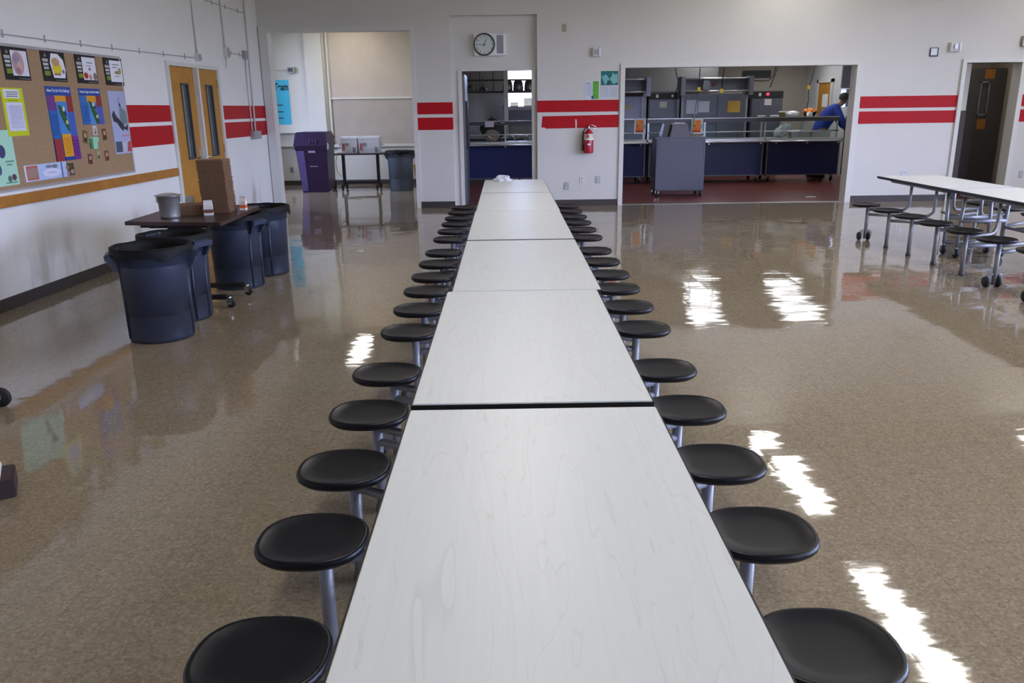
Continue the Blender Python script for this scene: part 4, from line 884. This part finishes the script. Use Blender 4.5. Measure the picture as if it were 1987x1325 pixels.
# equipment line behind the counters
def cabinet(name, lab, x0, x1, ztop, Y=19.6, strip=False, red=False, paper=None, mat=None, group=None):
    t = thing(name, lab, 'cabinet', ((x0+x1)/2, Y, 0), 0, group); h = (x1-x0)/2; mat = mat or GREYST
    b = MB(mat); b.box(-h, h, 0, .75, .12, ztop, .006); b.build('body', t)
    b = MB(mat); b.box(-h+.02, h-.02, -.03, 0, .2, ztop-(.17 if strip else .03), .006); dr = b.build('door', t)
    hd = MB(CHROME); hd.box(h-.06, h-.035, -.06, -.03, 1.05, 1.25); hd.build('handle', dr)
    if strip:
        s = MB(BLACK); s.box(-h+.01, h-.01, -.035, 0, ztop-.155, ztop-.015); sp_ = s.build('control_panel', t)
        k = MB(PAPER); k.box(-h*.55, -h*.55+.055, -.04, -.035, ztop-.115, ztop-.045); k.build('switch', sp_)
        if red: k = MB(M('red_display', (.5, .02, .03), .4, emit=(1, .02, .05, 2.5))); k.box(-.03, .035, -.04, -.035, ztop-.10, ztop-.045); k.build('display', sp_)
        else: k = MB(PAPER); k.lathe([(0, -.045), (.03, -.045), (.03, -.035)], (h*.5, 0, ztop-.08), 14, axis='y'); k.build('dial', sp_)
    if paper:
        for (u0, v0, u1, v1, colr) in paper:
            q = MB(flat(srgb(*colr))); q.box(u0, u1, -.034, -.0305, v0, v1); q.build('taped_note', dr)
    for x in (-h+.06, h-.06):
        for y in (.08, .66):
            c = MB(RUBBER); c.lathe([(0, -.018), (.05, -.018), (.058, 0), (.05, .018), (0, .018)], (x, y, .058), 14, axis='x'); c.box(x-.02, x+.02, y-.02, y+.02, .07, .125); c.build('caster', t)
    return t
LIL = M('lilac_steel', (.30, .31, .42), .4, .3)
cabinet('hot_cabinet', 'lilac-grey cabinet at the left end of the kitchen equipment', 2.35, 3.27, 1.84, 19.5, paper=[(-.05, 1.56, .10, 1.66, (190, 180, 140))], mat=LIL)
cabinet('hot_cabinet', 'grey hot cabinet with black control strip left of the register cart', 3.34, 4.06, 1.925, strip=True, paper=[(-.11, 1.58, .06, 1.72, (215, 212, 205))], group='hot cabinets with control strips')
cabinet('hot_cabinet', 'grey hot cabinet with a glowing red display', 5.72, 6.47, 1.93, strip=True, red=True, paper=[(-.06, 1.61, .10, 1.75, (215, 205, 200))], group='hot cabinets with control strips')
t = cabinet('refrigerator', 'wide grey kitchen refrigerator with white and orange notes taped on it', 4.10, 5.66, 1.88, 19.62, paper=[(-.66, 1.44, -.40, 1.75, (200, 205, 225)), (-.38, 1.47, -.12, 1.72, (205, 208, 222)), (.30, 1.46, .60, 1.72, (200, 160, 65))])
b = MB(DGREY); b.box(.05, .07, -.033, 0, .2, 1.84); b.build('door_gap', t)
# overhead heat-lamp rails
for x0, x1, lab, Y, posts in ((2.2, 3.22, 'steel overhead shelf rails above the lilac cabinet', 19.0, (1,)), (4.0, 5.53, 'long steel overhead shelf with two rails above the refrigerator', 19.0, (0, 1))):
    t = thing('overhead_shelf', lab, 'shelf', ((x0+x1)/2, Y, 0), 0, 'steel overhead shelves'); h = (x1-x0)/2
    for zz in (2.205, 1.935):
        b = MB(STEEL); b.box(-h, h, 0, .3, zz-.015, zz+.015); b.tube([(-h, -.01, zz), (h, -.01, zz)], .018); b.build('rail', t)
    b = MB(GREYST); b.box(-h, h, .29, .3, 1.95, 2.19); b.build('back_panel', t)
    for s in posts:
        b = MB(LIL if x0 < 3 else GREYST); xx = h*(-1 if s == 0 else 1); b.box(xx-.05, xx+.05, -.05, .32, 1.84, 2.25, .006); b.build('end_plate', t)
    b = MB(TUBE)
    for xx in (-h+.03, h-.03): b.box(xx-.02, xx+.02, .14, .18, 0.02, 1.86)
    b.build('post', t)
    if x0 > 3:
        b = MB(GREYST); b.prism([(-.12, -.08), (.02, -.12), (.06, 0), (.02, .1), (-.1, .1)], -.08, 0); o = b.build('clamp_bracket', t); o.location = (-.22, 0, 2.06)
        b = MB(M('maroon_badge', (.22, .03, .03), .5)); b.prism([(-.07, 0), (0, -.04), (.07, 0), (0, .04)], .27, .29); o = b.build('badge', t); o.location = (-.02, 0, 2.07)
# stainless hood wall
b = MB(STEEL); b.use(M('brushed_hood_steel', (.22, .215, .21), .45, .6)); b.box(2.0, 5.2, 20.66, 21.3, 1.95, 2.88, .01); o = b.build('exhaust_hood'); tag(o, 'wide stainless exhaust hood on the kitchen back wall', 'hood')
x0, z0 = ony(1440, 152, 22); x1, z1 = ony(1496, 137, 22)
t = thing('wall_vent', 'dark louvred vent high on the kitchen back wall', 'vent', ((x0+x1)/2, 22, (z0+z1)/2)); hx, hz = (x1-x0)/2, (z1-z0)/2
b = MB(DGREY); b.box(-hx, hx, -.03, 0, -hz, hz); b.build('frame', t); b = MB(BLACK)
for k in range(7): b.box(-hx+.02, hx-.02, -.045, -.03, -hz+.02+k*hz*.28, -hz+.035+k*hz*.28)
b.build('louvre', t)
# hanging cords with yellow plugs
def cord(lab, pts, plug, name='extension_cord'):
    t = thing(name, lab, 'cord', (0, 0, 0), 0, 'cords hanging in the kitchen')
    b = MB(BLACK); b.tube([Vector(p_) for p_ in pts], .011, 8); b.build('cable', t)
    if plug:
        p_ = Vector(plug); b = MB(YEL); b.box(p_.x-.035, p_.x+.035, p_.y-.03, p_.y+.03, p_.z-.04, p_.z+.05, .01); b.build('plug', t)
def kp(px, py, Y): x, z = ony(px, py, Y); return (x, Y, z)
Yc = 17.8
p1 = kp(1356, 174, Yc)
cord('black cord with yellow plug hanging down to the register cart', [(p1[0]+.02, Yc, 2.88), kp(1358, 140, Yc), p1, kp(1353, 190, Yc), kp(1347, 225, 16.6), kp(1343, 262, 15.9), (3.42, 15.6, 1.10)], p1)
p1 = kp(1400, 177, Yc); cord('short black cord with yellow plug right of the register cart cord', [(p1[0]+.06, Yc, 2.88), kp(1404, 140, Yc), p1], p1)
cord('thin black cord hanging in front of the exhaust hood', [(3.62, 18.6, 2.88), kp(1312, 140, 18.6), kp(1316, 158, 18.6), kp(1314, 172, 18.6), kp(1309, 182, 18.6)], None)
cord('black cord curving from the overhead shelf to the ceiling', [kp(1455, 155, 19.36), kp(1475, 157, 19.36), kp(1492, 156, 19.36), kp(1500, 148, 19.36), kp(1504, 135, 19.36), (6.25, 19.36, 2.88)], None)
p1 = kp(1494, 170, 19.36); cord('short thin black cord above the red display cabinet', [p1, kp(1502, 150, 19.36), (6.35, 19.36, 2.88)], None)
p1 = kp(1569, 170, 20); cord('black cord looping down to a grey plug beside the kitchen corner', [(7.55, 20, 2.88), kp(1582, 130, 20), kp(1575, 155, 20), p1, kp(1569, 195, 20), kp(1565, 212, 20)], p1)
# notices and wooden door on the kitchen side wall
b = MB(TRIM); b.box(7.80, 7.85, 20.15, 20.25, 0, 2.2); b.box(7.80, 7.85, 21.05, 21.15, 0, 2.2); b.box(7.80, 7.85, 20.15, 21.15, 2.12, 2.2); struct(b.build('trim_13'))
b = MB(OAK); b.box(7.825, 7.845, 20.25, 21.05, 0, 2.12); dr = struct(b.build('door_4'))
b = MB(PAPER); b.box(7.818, 7.824, 20.4, 20.75, 1.55, 1.85); b.use(M('tan_paper', (.5, .42, .3), .8)); b.box(7.818, 7.824, 20.4, 20.7, 1.15, 1.5); b.build('taped_note', dr)
b = MB(GREYST); b.box(7.4, 7.85, 18.55, 18.62, 1.95, 2.9); o = b.build('hanging_duct'); tag(o, 'dark grey hanging panel above the person in the kitchen', 'duct')
# food things on the right counter
YG = YK+.45
x, z = ony(1536, 225, YG)
t = thing('wrap_roll', 'clear-grey plastic wrap bundle lying on the right counter guard', 'plastic wrap', (x, YG, 1.365)); b = MB(M('cling_film', (.6, .6, .62), .25)); bmesh.ops.create_icosphere(b.bm, subdivisions=3, radius=1)
for v in b.bm.verts:
    q = v.co.copy(); k = 1+.15*math.sin(9*q.x+5*q.z)*math.cos(8*q.y); v.co = Vector((q.x*.17*k, q.y*.14*k, max(0, .06+q.z*.06*k)))
b.build('bundle', t)
x, z = ony(1571, 222, YG)
t = thing('orange_food_tub', 'clear tub heaped with orange snacks on the right counter guard', 'food tub', (x, YG, 1.365)); b = MB(M('orange_snack', (.80, .27, .05), .7)); bmesh.ops.create_icosphere(b.bm, subdivisions=3, radius=1)
for v in b.bm.verts:
    q = v.co.copy(); k = 1+.22*math.sin(11*q.x+2)*math.cos(10*q.y+6*q.z); v.co = Vector((q.x*.135*k, q.y*.11*k, max(.015, .09+q.z*.085*k)))
b.build('snacks', t); g = MB(GLASS); g.lathe([(0, .0), (.10, .0), (.15, .09), (.153, .09), (.103, -.0)], (0, 0, .001), 24); g.build('tub', t)
for px, w_, colr, lab in ((1478, .16, (190, 190, 185), 'small white packet lying left on the right counter guard'), (1503, .17, (205, 205, 205), 'crumpled white packet lying on the right counter guard'), (1518, .12, (95, 80, 40), 'small olive jar with pale lid on the right counter guard')):
    x, z = ony(px, 225, YG); t = thing('food_packet', lab, 'packet', (x, YG, 1.365), 0, 'small packs on the counter guard'); b = MB(flat(srgb(*colr))); h_ = .09 if px == 1518 else .04
    b.box(-w_/2, w_/2, -.06, .06, 0, h_, .012); b.build('pack', t)
    if px == 1518: b = MB(PAPER); b.box(-w_/2-.005, w_/2+.005, -.065, .065, h_, h_+.025, .006); b.build('lid', t)
t = thing('plastic_bag', 'white crumpled plastic bag behind the right counter glass', 'plastic bag', (6.10, YK+.50, .925)); b = MB(M('cling_film', (.6, .6, .62), .25)); bmesh.ops.create_icosphere(b.bm, subdivisions=3, radius=1)
for v in b.bm.verts:
    q = v.co.copy(); k = 1+.18*math.sin(8*q.x+6*q.z)*math.cos(9*q.y+2); v.co = Vector((q.x*.17*k+q.z*.1, q.y*.12*k, max(0, .14+q.z*.15*k)))
b.build('bag', t)
for x, lab in ((6.45, 'steel food pan behind the right counter glass, left one'), (6.9, 'steel food pan behind the right counter glass, right one')):
    t = thing('food_pan', lab, 'pan', (x, YK+.45, .925), 0, 'pans on the right counter'); b = MB(STEEL); b.box(-.2, .2, -.13, .13, .0, .10, .01); b.build('pan', t); b = MB(STEEL); b.box(-.215, .215, -.145, .145, .10, .115, .005); b.build('lid', t)
t = thing('paper_scrap_kitchen', 'white paper scrap on the red kitchen floor', 'paper scrap', (onz(1573, 382)[0], onz(1573, 382)[1], .001)); b = MB(PAPER); b.hexa([(-.09, -.01, 0), (.09, -.02, 0), (.1, .02, 0), (-.1, .02, 0), (-.07, -.01, .012), (.08, -.01, .006), (.08, .015, .01), (-.08, .015, .006)]); b.build('sheet', t)
# black equipment by the right jamb
t = thing('black_register', 'dark upright machine beside the person at the right end of the counter', 'machine', (7.62, YK-.10, 0)); b = MB(BLACK); b.box(-.2, .22, 0, .5, .1, 1.36, .01); b.box(-.2, .2, -.02, 0, .9, 1.3, .005); b.build('body', t); b = MB(GREYST); b.box(-.22, .24, -.05, .52, .86, .89); b.box(-.18, .2, .05, .45, 0, .1); b.build('frame', t)

# seen through the middle doorway
t = thing('open_door', 'grey door leaf standing open inside the middle doorway', 'door', (-.70, D+.24, 0))
b = MB(GREYST); b.box(-.02, .025, 0, .95, .02, 2.18, .003); b.build('leaf', t); b = MB(BLACK); b.box(.025, .05, .08, .85, .95, 1.75, .004); b.build('vision_panel', t)
b = MB(TRIM); b.box(-.03, .07, 19.6, 19.7, 0, 2.9); struct(b.build('trim_14'))
# put it at the measured place
t = thing('white_refrigerator', 'white refrigerator at the back left through the middle doorway', 'refrigerator', (-.62, 21.1, 0))
b = MB(M('fridge_white', (.55, .54, .52), .4)); b.box(-.42, .60, 0, .75, .05, 2.0, .01); b.build('body', t); b = MB(M('fridge_white', (.55, .54, .52), .4)); b.box(-.41, .59, -.05, 0, .1, 1.98, .01); dr = b.build('door', t); b = MB(CHROME); b.tube([(-.34, -.05, 1.1), (-.34, -.09, 1.12), (-.34, -.09, 1.5), (-.34, -.05, 1.52)], .012); b.build('handle', dr)
b = MB(BLACK); b.box(-.4, .58, .02, .7, 0, .06); b.build('kick_plate', t)
# pot rack with hanging pots
t = thing('pot_rack', 'dark hanging rack rail across the middle doorway view', 'rack', (0, 20.4, 0))
for zz in (2.27, 2.0):
    b = MB(DGREY); b.box(-.95, 1.0, -.03, .03, zz-.02, zz+.02); b.build('rail', t)
b = MB(DGREY); b.box(-.1, 1.0, -.33, -.29, 1.98, 2.02); b.box(-.1, -.06, -.33, 0, 1.98, 2.02); b.box(.96, 1.0, -.33, 0, 1.98, 2.02); b.build('rail', t)
b = MB(DGREY)
for x in (-.6, -.28, .9): b.tube([(x, 0, 2.02), (x, 0, 2.9)], .012)
b.build('hanger', t)
for k, (px, lab) in enumerate(((985, 'left of the three steel pots hung upside down by the kitchen window'), (1005.5, 'middle of the three steel pots hung upside down by the kitchen window'), (1027, 'right of the three steel pots hung upside down by the kitchen window'))):
    x, z = ony(px, 166, 20.2); t = thing('stock_pot', lab, 'pot', (x, 20.2, 2.021), 0, 'pots hanging by the window'); t.scale = (.88, .88, 1)
    b = MB(M('dark_steel', (.20, .19, .19), .3, .9)); b.lathe([(.135, 0), (.14, .01), (.137, .1), (.12, .2), (.085, .235), (0, .24), (0, .23), (.08, .225), (.112, .19), (.13, .0)], (0, 0, 0), 28); b.build('body', t)
    b = MB(M('dark_steel', (.20, .19, .19), .3, .9)); b.tube([(-.1, -.08, .02), (-.12, -.14, .02), (.0, -.16, .02), (.1, -.12, .02), (.1, -.08, .02)], .008); b.build('handle', t)
for px, py, lab in ((912, 168, 'dark ladle bowl hanging at the left of the rack'), (937, 171, 'dark wide ladle hanging beside the white post')):
    x, z = ony(px, py, 20.2); t = thing('ladle', lab, 'ladle', (x, 20.2, z-.06), 0, 'ladles on the rack'); b = MB(DGREY); b.lathe([(0, 0), (.09, .0), (.10, .03), (.05, .08), (0, .10)], (0, 0, 0), 18); b.build('bowl', t); b = MB(DGREY); b.tube([(0, 0, .09), (0, 0, .34), (0, .2, .36)], .01); b.build('handle', t)
# shelf with trays under the window
t = thing('tray_shelf', 'steel shelf with trays under the kitchen window', 'shelf', (.42, 20.6, 0)); b = MB(LIL); b.box(-.48, .48, -.2, .3, 1.60, 1.63); b.build('top_shelf', t); b = MB(GREYST); b.box(-.48, .48, -.2, .3, 1.2, 1.23); b.box(-.46, .46, -.19, -.17, 1.23, 1.58); b.build('lower_shelf', t)
b = MB(TUBE)
for x in (-.45, .45): b.box(x-.02, x+.02, .2, .24, 0, 1.6)
b.build('post', t)
def stack(lab, x, Y, z0, n, w_, colr):
    for k in range(n):
        b = MB(flat(srgb(*colr))); b.hexa([(-w_+.01, -.12, 0), (w_-.01, -.12, 0), (w_-.01, .12, 0), (-w_+.01, .12, 0), (-w_, -.13, .026), (w_, -.13, .026), (w_, .13, .026), (-w_, .13, .026)]); o = b.build('food_tray'); put(o, (x, Y, z0+k*.031)); tag(o, lab, 'tray', 'trays on the shelf under the window')
stack('pale tray in the small stack at the left of the shelf under the window', .22, 20.55, 1.632, 4, .10, (175, 165, 145))
stack('pale tray in the taller stack at the right of the shelf under the window', .62, 20.55, 1.632, 7, .17, (190, 175, 140))
t = thing('tool_holder', 'dark bottle with reddish label at the left end of the tray shelf', 'bottle', (-.0, 20.5, 1.632)); b = MB(DGREY); b.lathe([(0, 0), (.07, 0), (.07, .02), (.04, .04), (.035, .13), (.02, .16), (.02, .19), (0, .19)], (0, 0, 0), 16); b.build('body', t); b = MB(M('maroon_badge', (.22, .03, .03), .5)); b.lathe([(.045, .05), (.043, .11)], (0, 0, 0), 16); b.build('label', t)
# things on the doorway counter
t = thing('dark_bag', 'dark bulky bag lying behind the doorway counter guard', 'bag', (-.33, YK+1.1, .95)); b = MB(M('dark_olive', (.03, .028, .022), .8)); bmesh.ops.create_icosphere(b.bm, subdivisions=3, radius=1)
for v in b.bm.verts:
    q = v.co.copy(); k = 1+.14*math.sin(6*q.x+3*q.z)*math.cos(7*q.y); v.co = Vector((q.x*.30*k+.05, q.y*.18, max(0, .22+q.z*.22*k)))
b.build('bag', t); b = MB(BLACK); b.tube([(-.08, -.1, .38), (.02, -.12, .48), (.14, -.1, .39)], .015); b.build('strap', t)
t = thing('prep_table', 'dark prep table behind the doorway counter', 'table', (-.3, YK+1.25, 0)); b = MB(BLACK); b.box(-.7, .7, -.3, .3, .88, .95); b.build('tabletop', t); b = MB(DGREY)
for x in (-.6, .6):
    for y in (-.22, .22): b.box(x-.025, x+.025, y-.025, y+.025, 0, .88)
b.build('legs', t)
t = thing('food_bundle', 'pinkish wrapped bundle behind the doorway counter glass', 'food', (-.30, YK+.48, .925)); b = MB(M('pink_wrap', (.42, .27, .20), .6)); bmesh.ops.create_icosphere(b.bm, subdivisions=3, radius=1)
for v in b.bm.verts:
    q = v.co.copy(); k = 1+.2*math.sin(7*q.x+5*q.z)*math.cos(8*q.y+1); v.co = Vector((q.x*.16*k, q.y*.1*k, max(0, .12+q.z*.12*k)))
b.build('bundle', t)
for x, lab in ((.05, 'white wire rack handle behind the doorway counter glass, left'), (.38, 'white wire rack handle behind the doorway counter glass, right')):
    b = MB(CHROME); b.tube([(-.14, 0, .0), (-.14, 0, .08), (-.10, 0, .11), (.10, 0, .11), (.14, 0, .08), (.14, 0, .0)], .012); o = b.build('wire_handle'); tag(o, lab, 'rack', 'wire racks on the doorway counter'); put(o, (x, YK+.4, .925))
x, z = ony(950, 240, YK+.19)
o = poster('counter_note', 'small pinkish paper note taped to the doorway counter guard', 'note', .19, .11, (190, 175, 185), [('r', .1, .3, .9, .36, (150, 140, 150)), ('r', .1, .55, .8, .6, (150, 140, 150))]); put(o, (x-.1, YK+.195, z-.07))
x, z = ony(957, 238, YK+.19); b = MB(M('orange_sticker', (.75, .16, .05), .6)); b.box(-.03, .03, -.002, 0, -.022, .022); o = b.build('orange_sticker'); tag(o, 'small orange sticker on the doorway counter guard rail', 'sticker'); put(o, (x, YK+.195, z))
x, z = ony(975, 238.5, YK+.19); b = MB(BLACK); b.lathe([(0, -.004), (.085, -.004), (.085, 0)], (0, 0, 0), 24, sy=.3, axis='y'); b.use(PAPER); b.prism([(-.055, -.006), (.055, -.004), (.05, .006), (-.05, .005)], -.0048, -.004); o = b.build('oval_badge'); tag(o, 'black oval maker badge on the doorway counter guard rail', 'badge'); put(o, (x, YK+.195, z))

# right doorway: dark door standing open in the vestibule
t = thing('dark_door', 'dark grey door with narrow window standing ajar in the right doorway', 'door', (8.02, 15.3, 0), 0)
DD = M('dark_door_paint', (.085, .08, .075), .45)
b = MB(DD); b.box(-.0, .60, 0, .05, .01, 2.2); b.box(.78, 1.05, 0, .05, .01, 2.2); b.box(.60, .78, 0, .05, .01, 1.38); b.box(.60, .78, 0, .05, 1.98, 2.2); b.build('leaf', t)
b = MB(PLATE); b.box(.60, .625, -.012, 0, 1.38, 1.98); b.box(.755, .78, -.012, 0, 1.38, 1.98); b.box(.60, .78, -.012, 0, 1.38, 1.41); b.box(.60, .78, -.012, 0, 1.95, 1.98); b.build('window_frame', t)
b = MB(M('dark_glass', (.10, .11, .11), .08)); b.box(.625, .755, .02, .03, 1.41, 1.95); b.build('pane', t)
b = MB(M('orange_card', (.42, .17, .03), .7)); b.box(.66, .84, -.004, 0, 2.02, 2.19); b.build('orange_note', t)
b = MB(M('orange_card', (.42, .17, .03), .7)); b.box(.63, .79, -.004, 0, 1.14, 1.32); b.build('orange_note', t)
b = MB(CHROME); b.tube([(.10, -.0, 1.07), (.10, -.06, 1.07), (.2, -.06, 1.08)], .014); b.box(.07, .13, -.006, 0, 1.0, 1.14); b.build('handle', t)
b = MB(CREAM); b.box(7.3, 7.98, D+.55, D+.62, 0, 3.0); struct(b.build('wall_vestibule_left')); b = MB(M('brown_wainscot', (.06, .045, .04), .6)); b.box(7.80, 7.985, D+.535, D+.55, 0, 1.48); struct(b.build('trim_15'))

# ================================================================== PERSON in the kitchen, bending to the right behind the counter
def skin_body(name, verts, edges, radii, mat, parent, sub=2):
    me = bpy.data.meshes.new(name); me.from_pydata(verts, edges, []); o = bpy.data.objects.new(name, me); COL.objects.link(o)
    o.parent = parent; me.materials.append(mat)
    sm_ = o.modifiers.new('skin', 'SKIN'); sm_.use_smooth_shade = True; ss = o.modifiers.new('sub', 'SUBSURF'); ss.levels = sub; ss.render_levels = sub
    for i, r in enumerate(radii):
        d = me.skin_vertices[0].data[i]; d.radius = (r, r) if not isinstance(r, tuple) else r
    me.skin_vertices[0].data[0].use_root = True
    return o
px0, py0 = 7.10, 18.88
P = thing('person', 'person in blue shirt and dark cap bending forward behind the kitchen counter', 'person', (px0, py0, 0))
SHOE = M('dark_trousers', (.02, .02, .025), .8)
P.scale = (1.06, 1.06, 1.06)
# one continuous body (skin), pose: hips back on the left, trunk leaning to the right and towards the counter
V = [(0, 0, .92), (.05, -.02, 1.10), (.16, -.05, 1.28), (.27, -.08, 1.42), (.35, -.10, 1.50), (.40, -.12, 1.55), (.43, -.13, 1.60), (.45, -.135, 1.66),
     (.24, -.25, 1.42), (.34, -.36, 1.20), (.42, -.40, .98), (.45, -.42, .955),
     (.30, .09, 1.43), (.42, .06, 1.18), (.52, -.10, 1.0), (.56, -.16, .98),
     (-.02, -.10, .86), (-.01, -.11, .48), (-.04, -.11, .09), (.10, -.12, .045),
     (-.02, .10, .86), (-.02, .11, .48), (-.06, .11, .09), (.08, .12, .045)]
E_ = [(0, 1), (1, 2), (2, 3), (3, 4), (4, 5), (5, 6), (6, 7), (3, 8), (8, 9), (9, 10), (10, 11), (3, 12), (12, 13), (13, 14), (14, 15), (0, 16), (16, 17), (17, 18), (18, 19), (0, 20), (20, 21), (21, 22), (22, 23)]
Rd = [.14, .14, .155, .15, .06, .055, .085, .07, .07, .045, .03, .035, .07, .045, .03, .035, .095, .065, .045, .04, .095, .065, .045, .04]
skin_body('body', V, E_, Rd, SKIN, P)
# face: nose, ears, and hands with five fingers
hd = Vector((.45, -.135, 1.635))
f = MB(SKIN); f.lathe([(0, 0), (.016, .0), (.010, .03), (0, .04)], hd+Vector((.075, -.05, -.03)), 8); f.build('nose', P)
for s in (-1, 1):
    f = MB(SKIN); f.lathe([(0, -.012), (.022, -.012), (.028, 0), (.022, .012), (0, .012)], hd+Vector((-.01, s*.088, -.02)), 12, axis='y'); f.build('ear', P)
    f = MB(PAPER); f.lathe([(0, -.008), (.008, -.004), (.009, .003), (0, .009)], hd+Vector((.072, s*.032-.03, .0)), 10); f.build('eye', P)
f = MB(M('lips', (.2, .07, .06), .5)); f.tube([hd+Vector((.07, -.06, -.065)), hd+Vector((.08, -.035, -.068)), hd+Vector((.075, -.005, -.065))], .006); f.build('mouth', P)
for hv in ((.45, -.42, .955), (.56, -.16, .98)):
    f = MB(SKIN)
    for k, (dy, ln) in enumerate(((-.03, .055), (-.01, .075), (.01, .08), (.03, .07))):
        a = Vector(hv)+Vector((.02, dy, 0)); f.tube([a, a+Vector((ln*.55, dy*.2, .012)), a+Vector((ln, dy*.25, -.012))], .009, 8, taper=[1, .95, .75])
    a = Vector(hv)+Vector((-.005, -.035, .0)); f.tube([a, a+Vector((.025, -.03, .0)), a+Vector((.05, -.035, -.008))], .010, 8, taper=[1, .9, .7]); f.build('fingers', P)
# clothes
skin_body('shirt', [(-.01, 0, .84), (.0, 0, .95), (.05, -.02, 1.12), (.16, -.05, 1.29), (.26, -.08, 1.43), (.33, -.095, 1.49), (.23, -.24, 1.43), (.34, -.36, 1.20), (.41, -.395, 1.02), (.29, .08, 1.44), (.42, .06, 1.18), (.505, -.075, 1.03)],
          [(0, 1), (1, 2), (2, 3), (3, 4), (4, 5), (4, 6), (6, 7), (7, 8), (4, 9), (9, 10), (10, 11)], [.16, .165, .165, .185, .175, .085, .095, .065, .048, .095, .065, .048], SHIRT, P)
skin_body('trousers', [(0, 0, .94), (-.02, -.10, .84), (-.01, -.11, .48), (-.04, -.11, .10), (-.02, .10, .84), (-.02, .11, .48), (-.06, .11, .10)], [(0, 1), (1, 2), (2, 3), (0, 4), (4, 5), (5, 6)], [.15, .11, .082, .07, .11, .082, .07], SHOE, P)
for yy in (-.115, .115):
    b = MB(BLACK); b.box(-.13 if yy < 0 else -.15, .17 if yy < 0 else .15, yy-.045, yy+.045, 0, .075, .025); b.build('shoe', P)
b = MB(M('dark_cap', (.015, .013, .012), .8)); b.lathe([(.118, -.02), (.122, .03), (.112, .08), (.075, .115), (0, .128)], hd+Vector((-.005, 0, -.005)), 24); b.hexa([hd+Vector(q) for q in ((.09, -.07, .0), (.19, -.06, -.015), (.19, .05, -.015), (.09, .07, .0), (.09, -.07, .015), (.19, -.06, -.005), (.19, .05, -.005), (.09, .07, .015))]); b.build('cap', P)
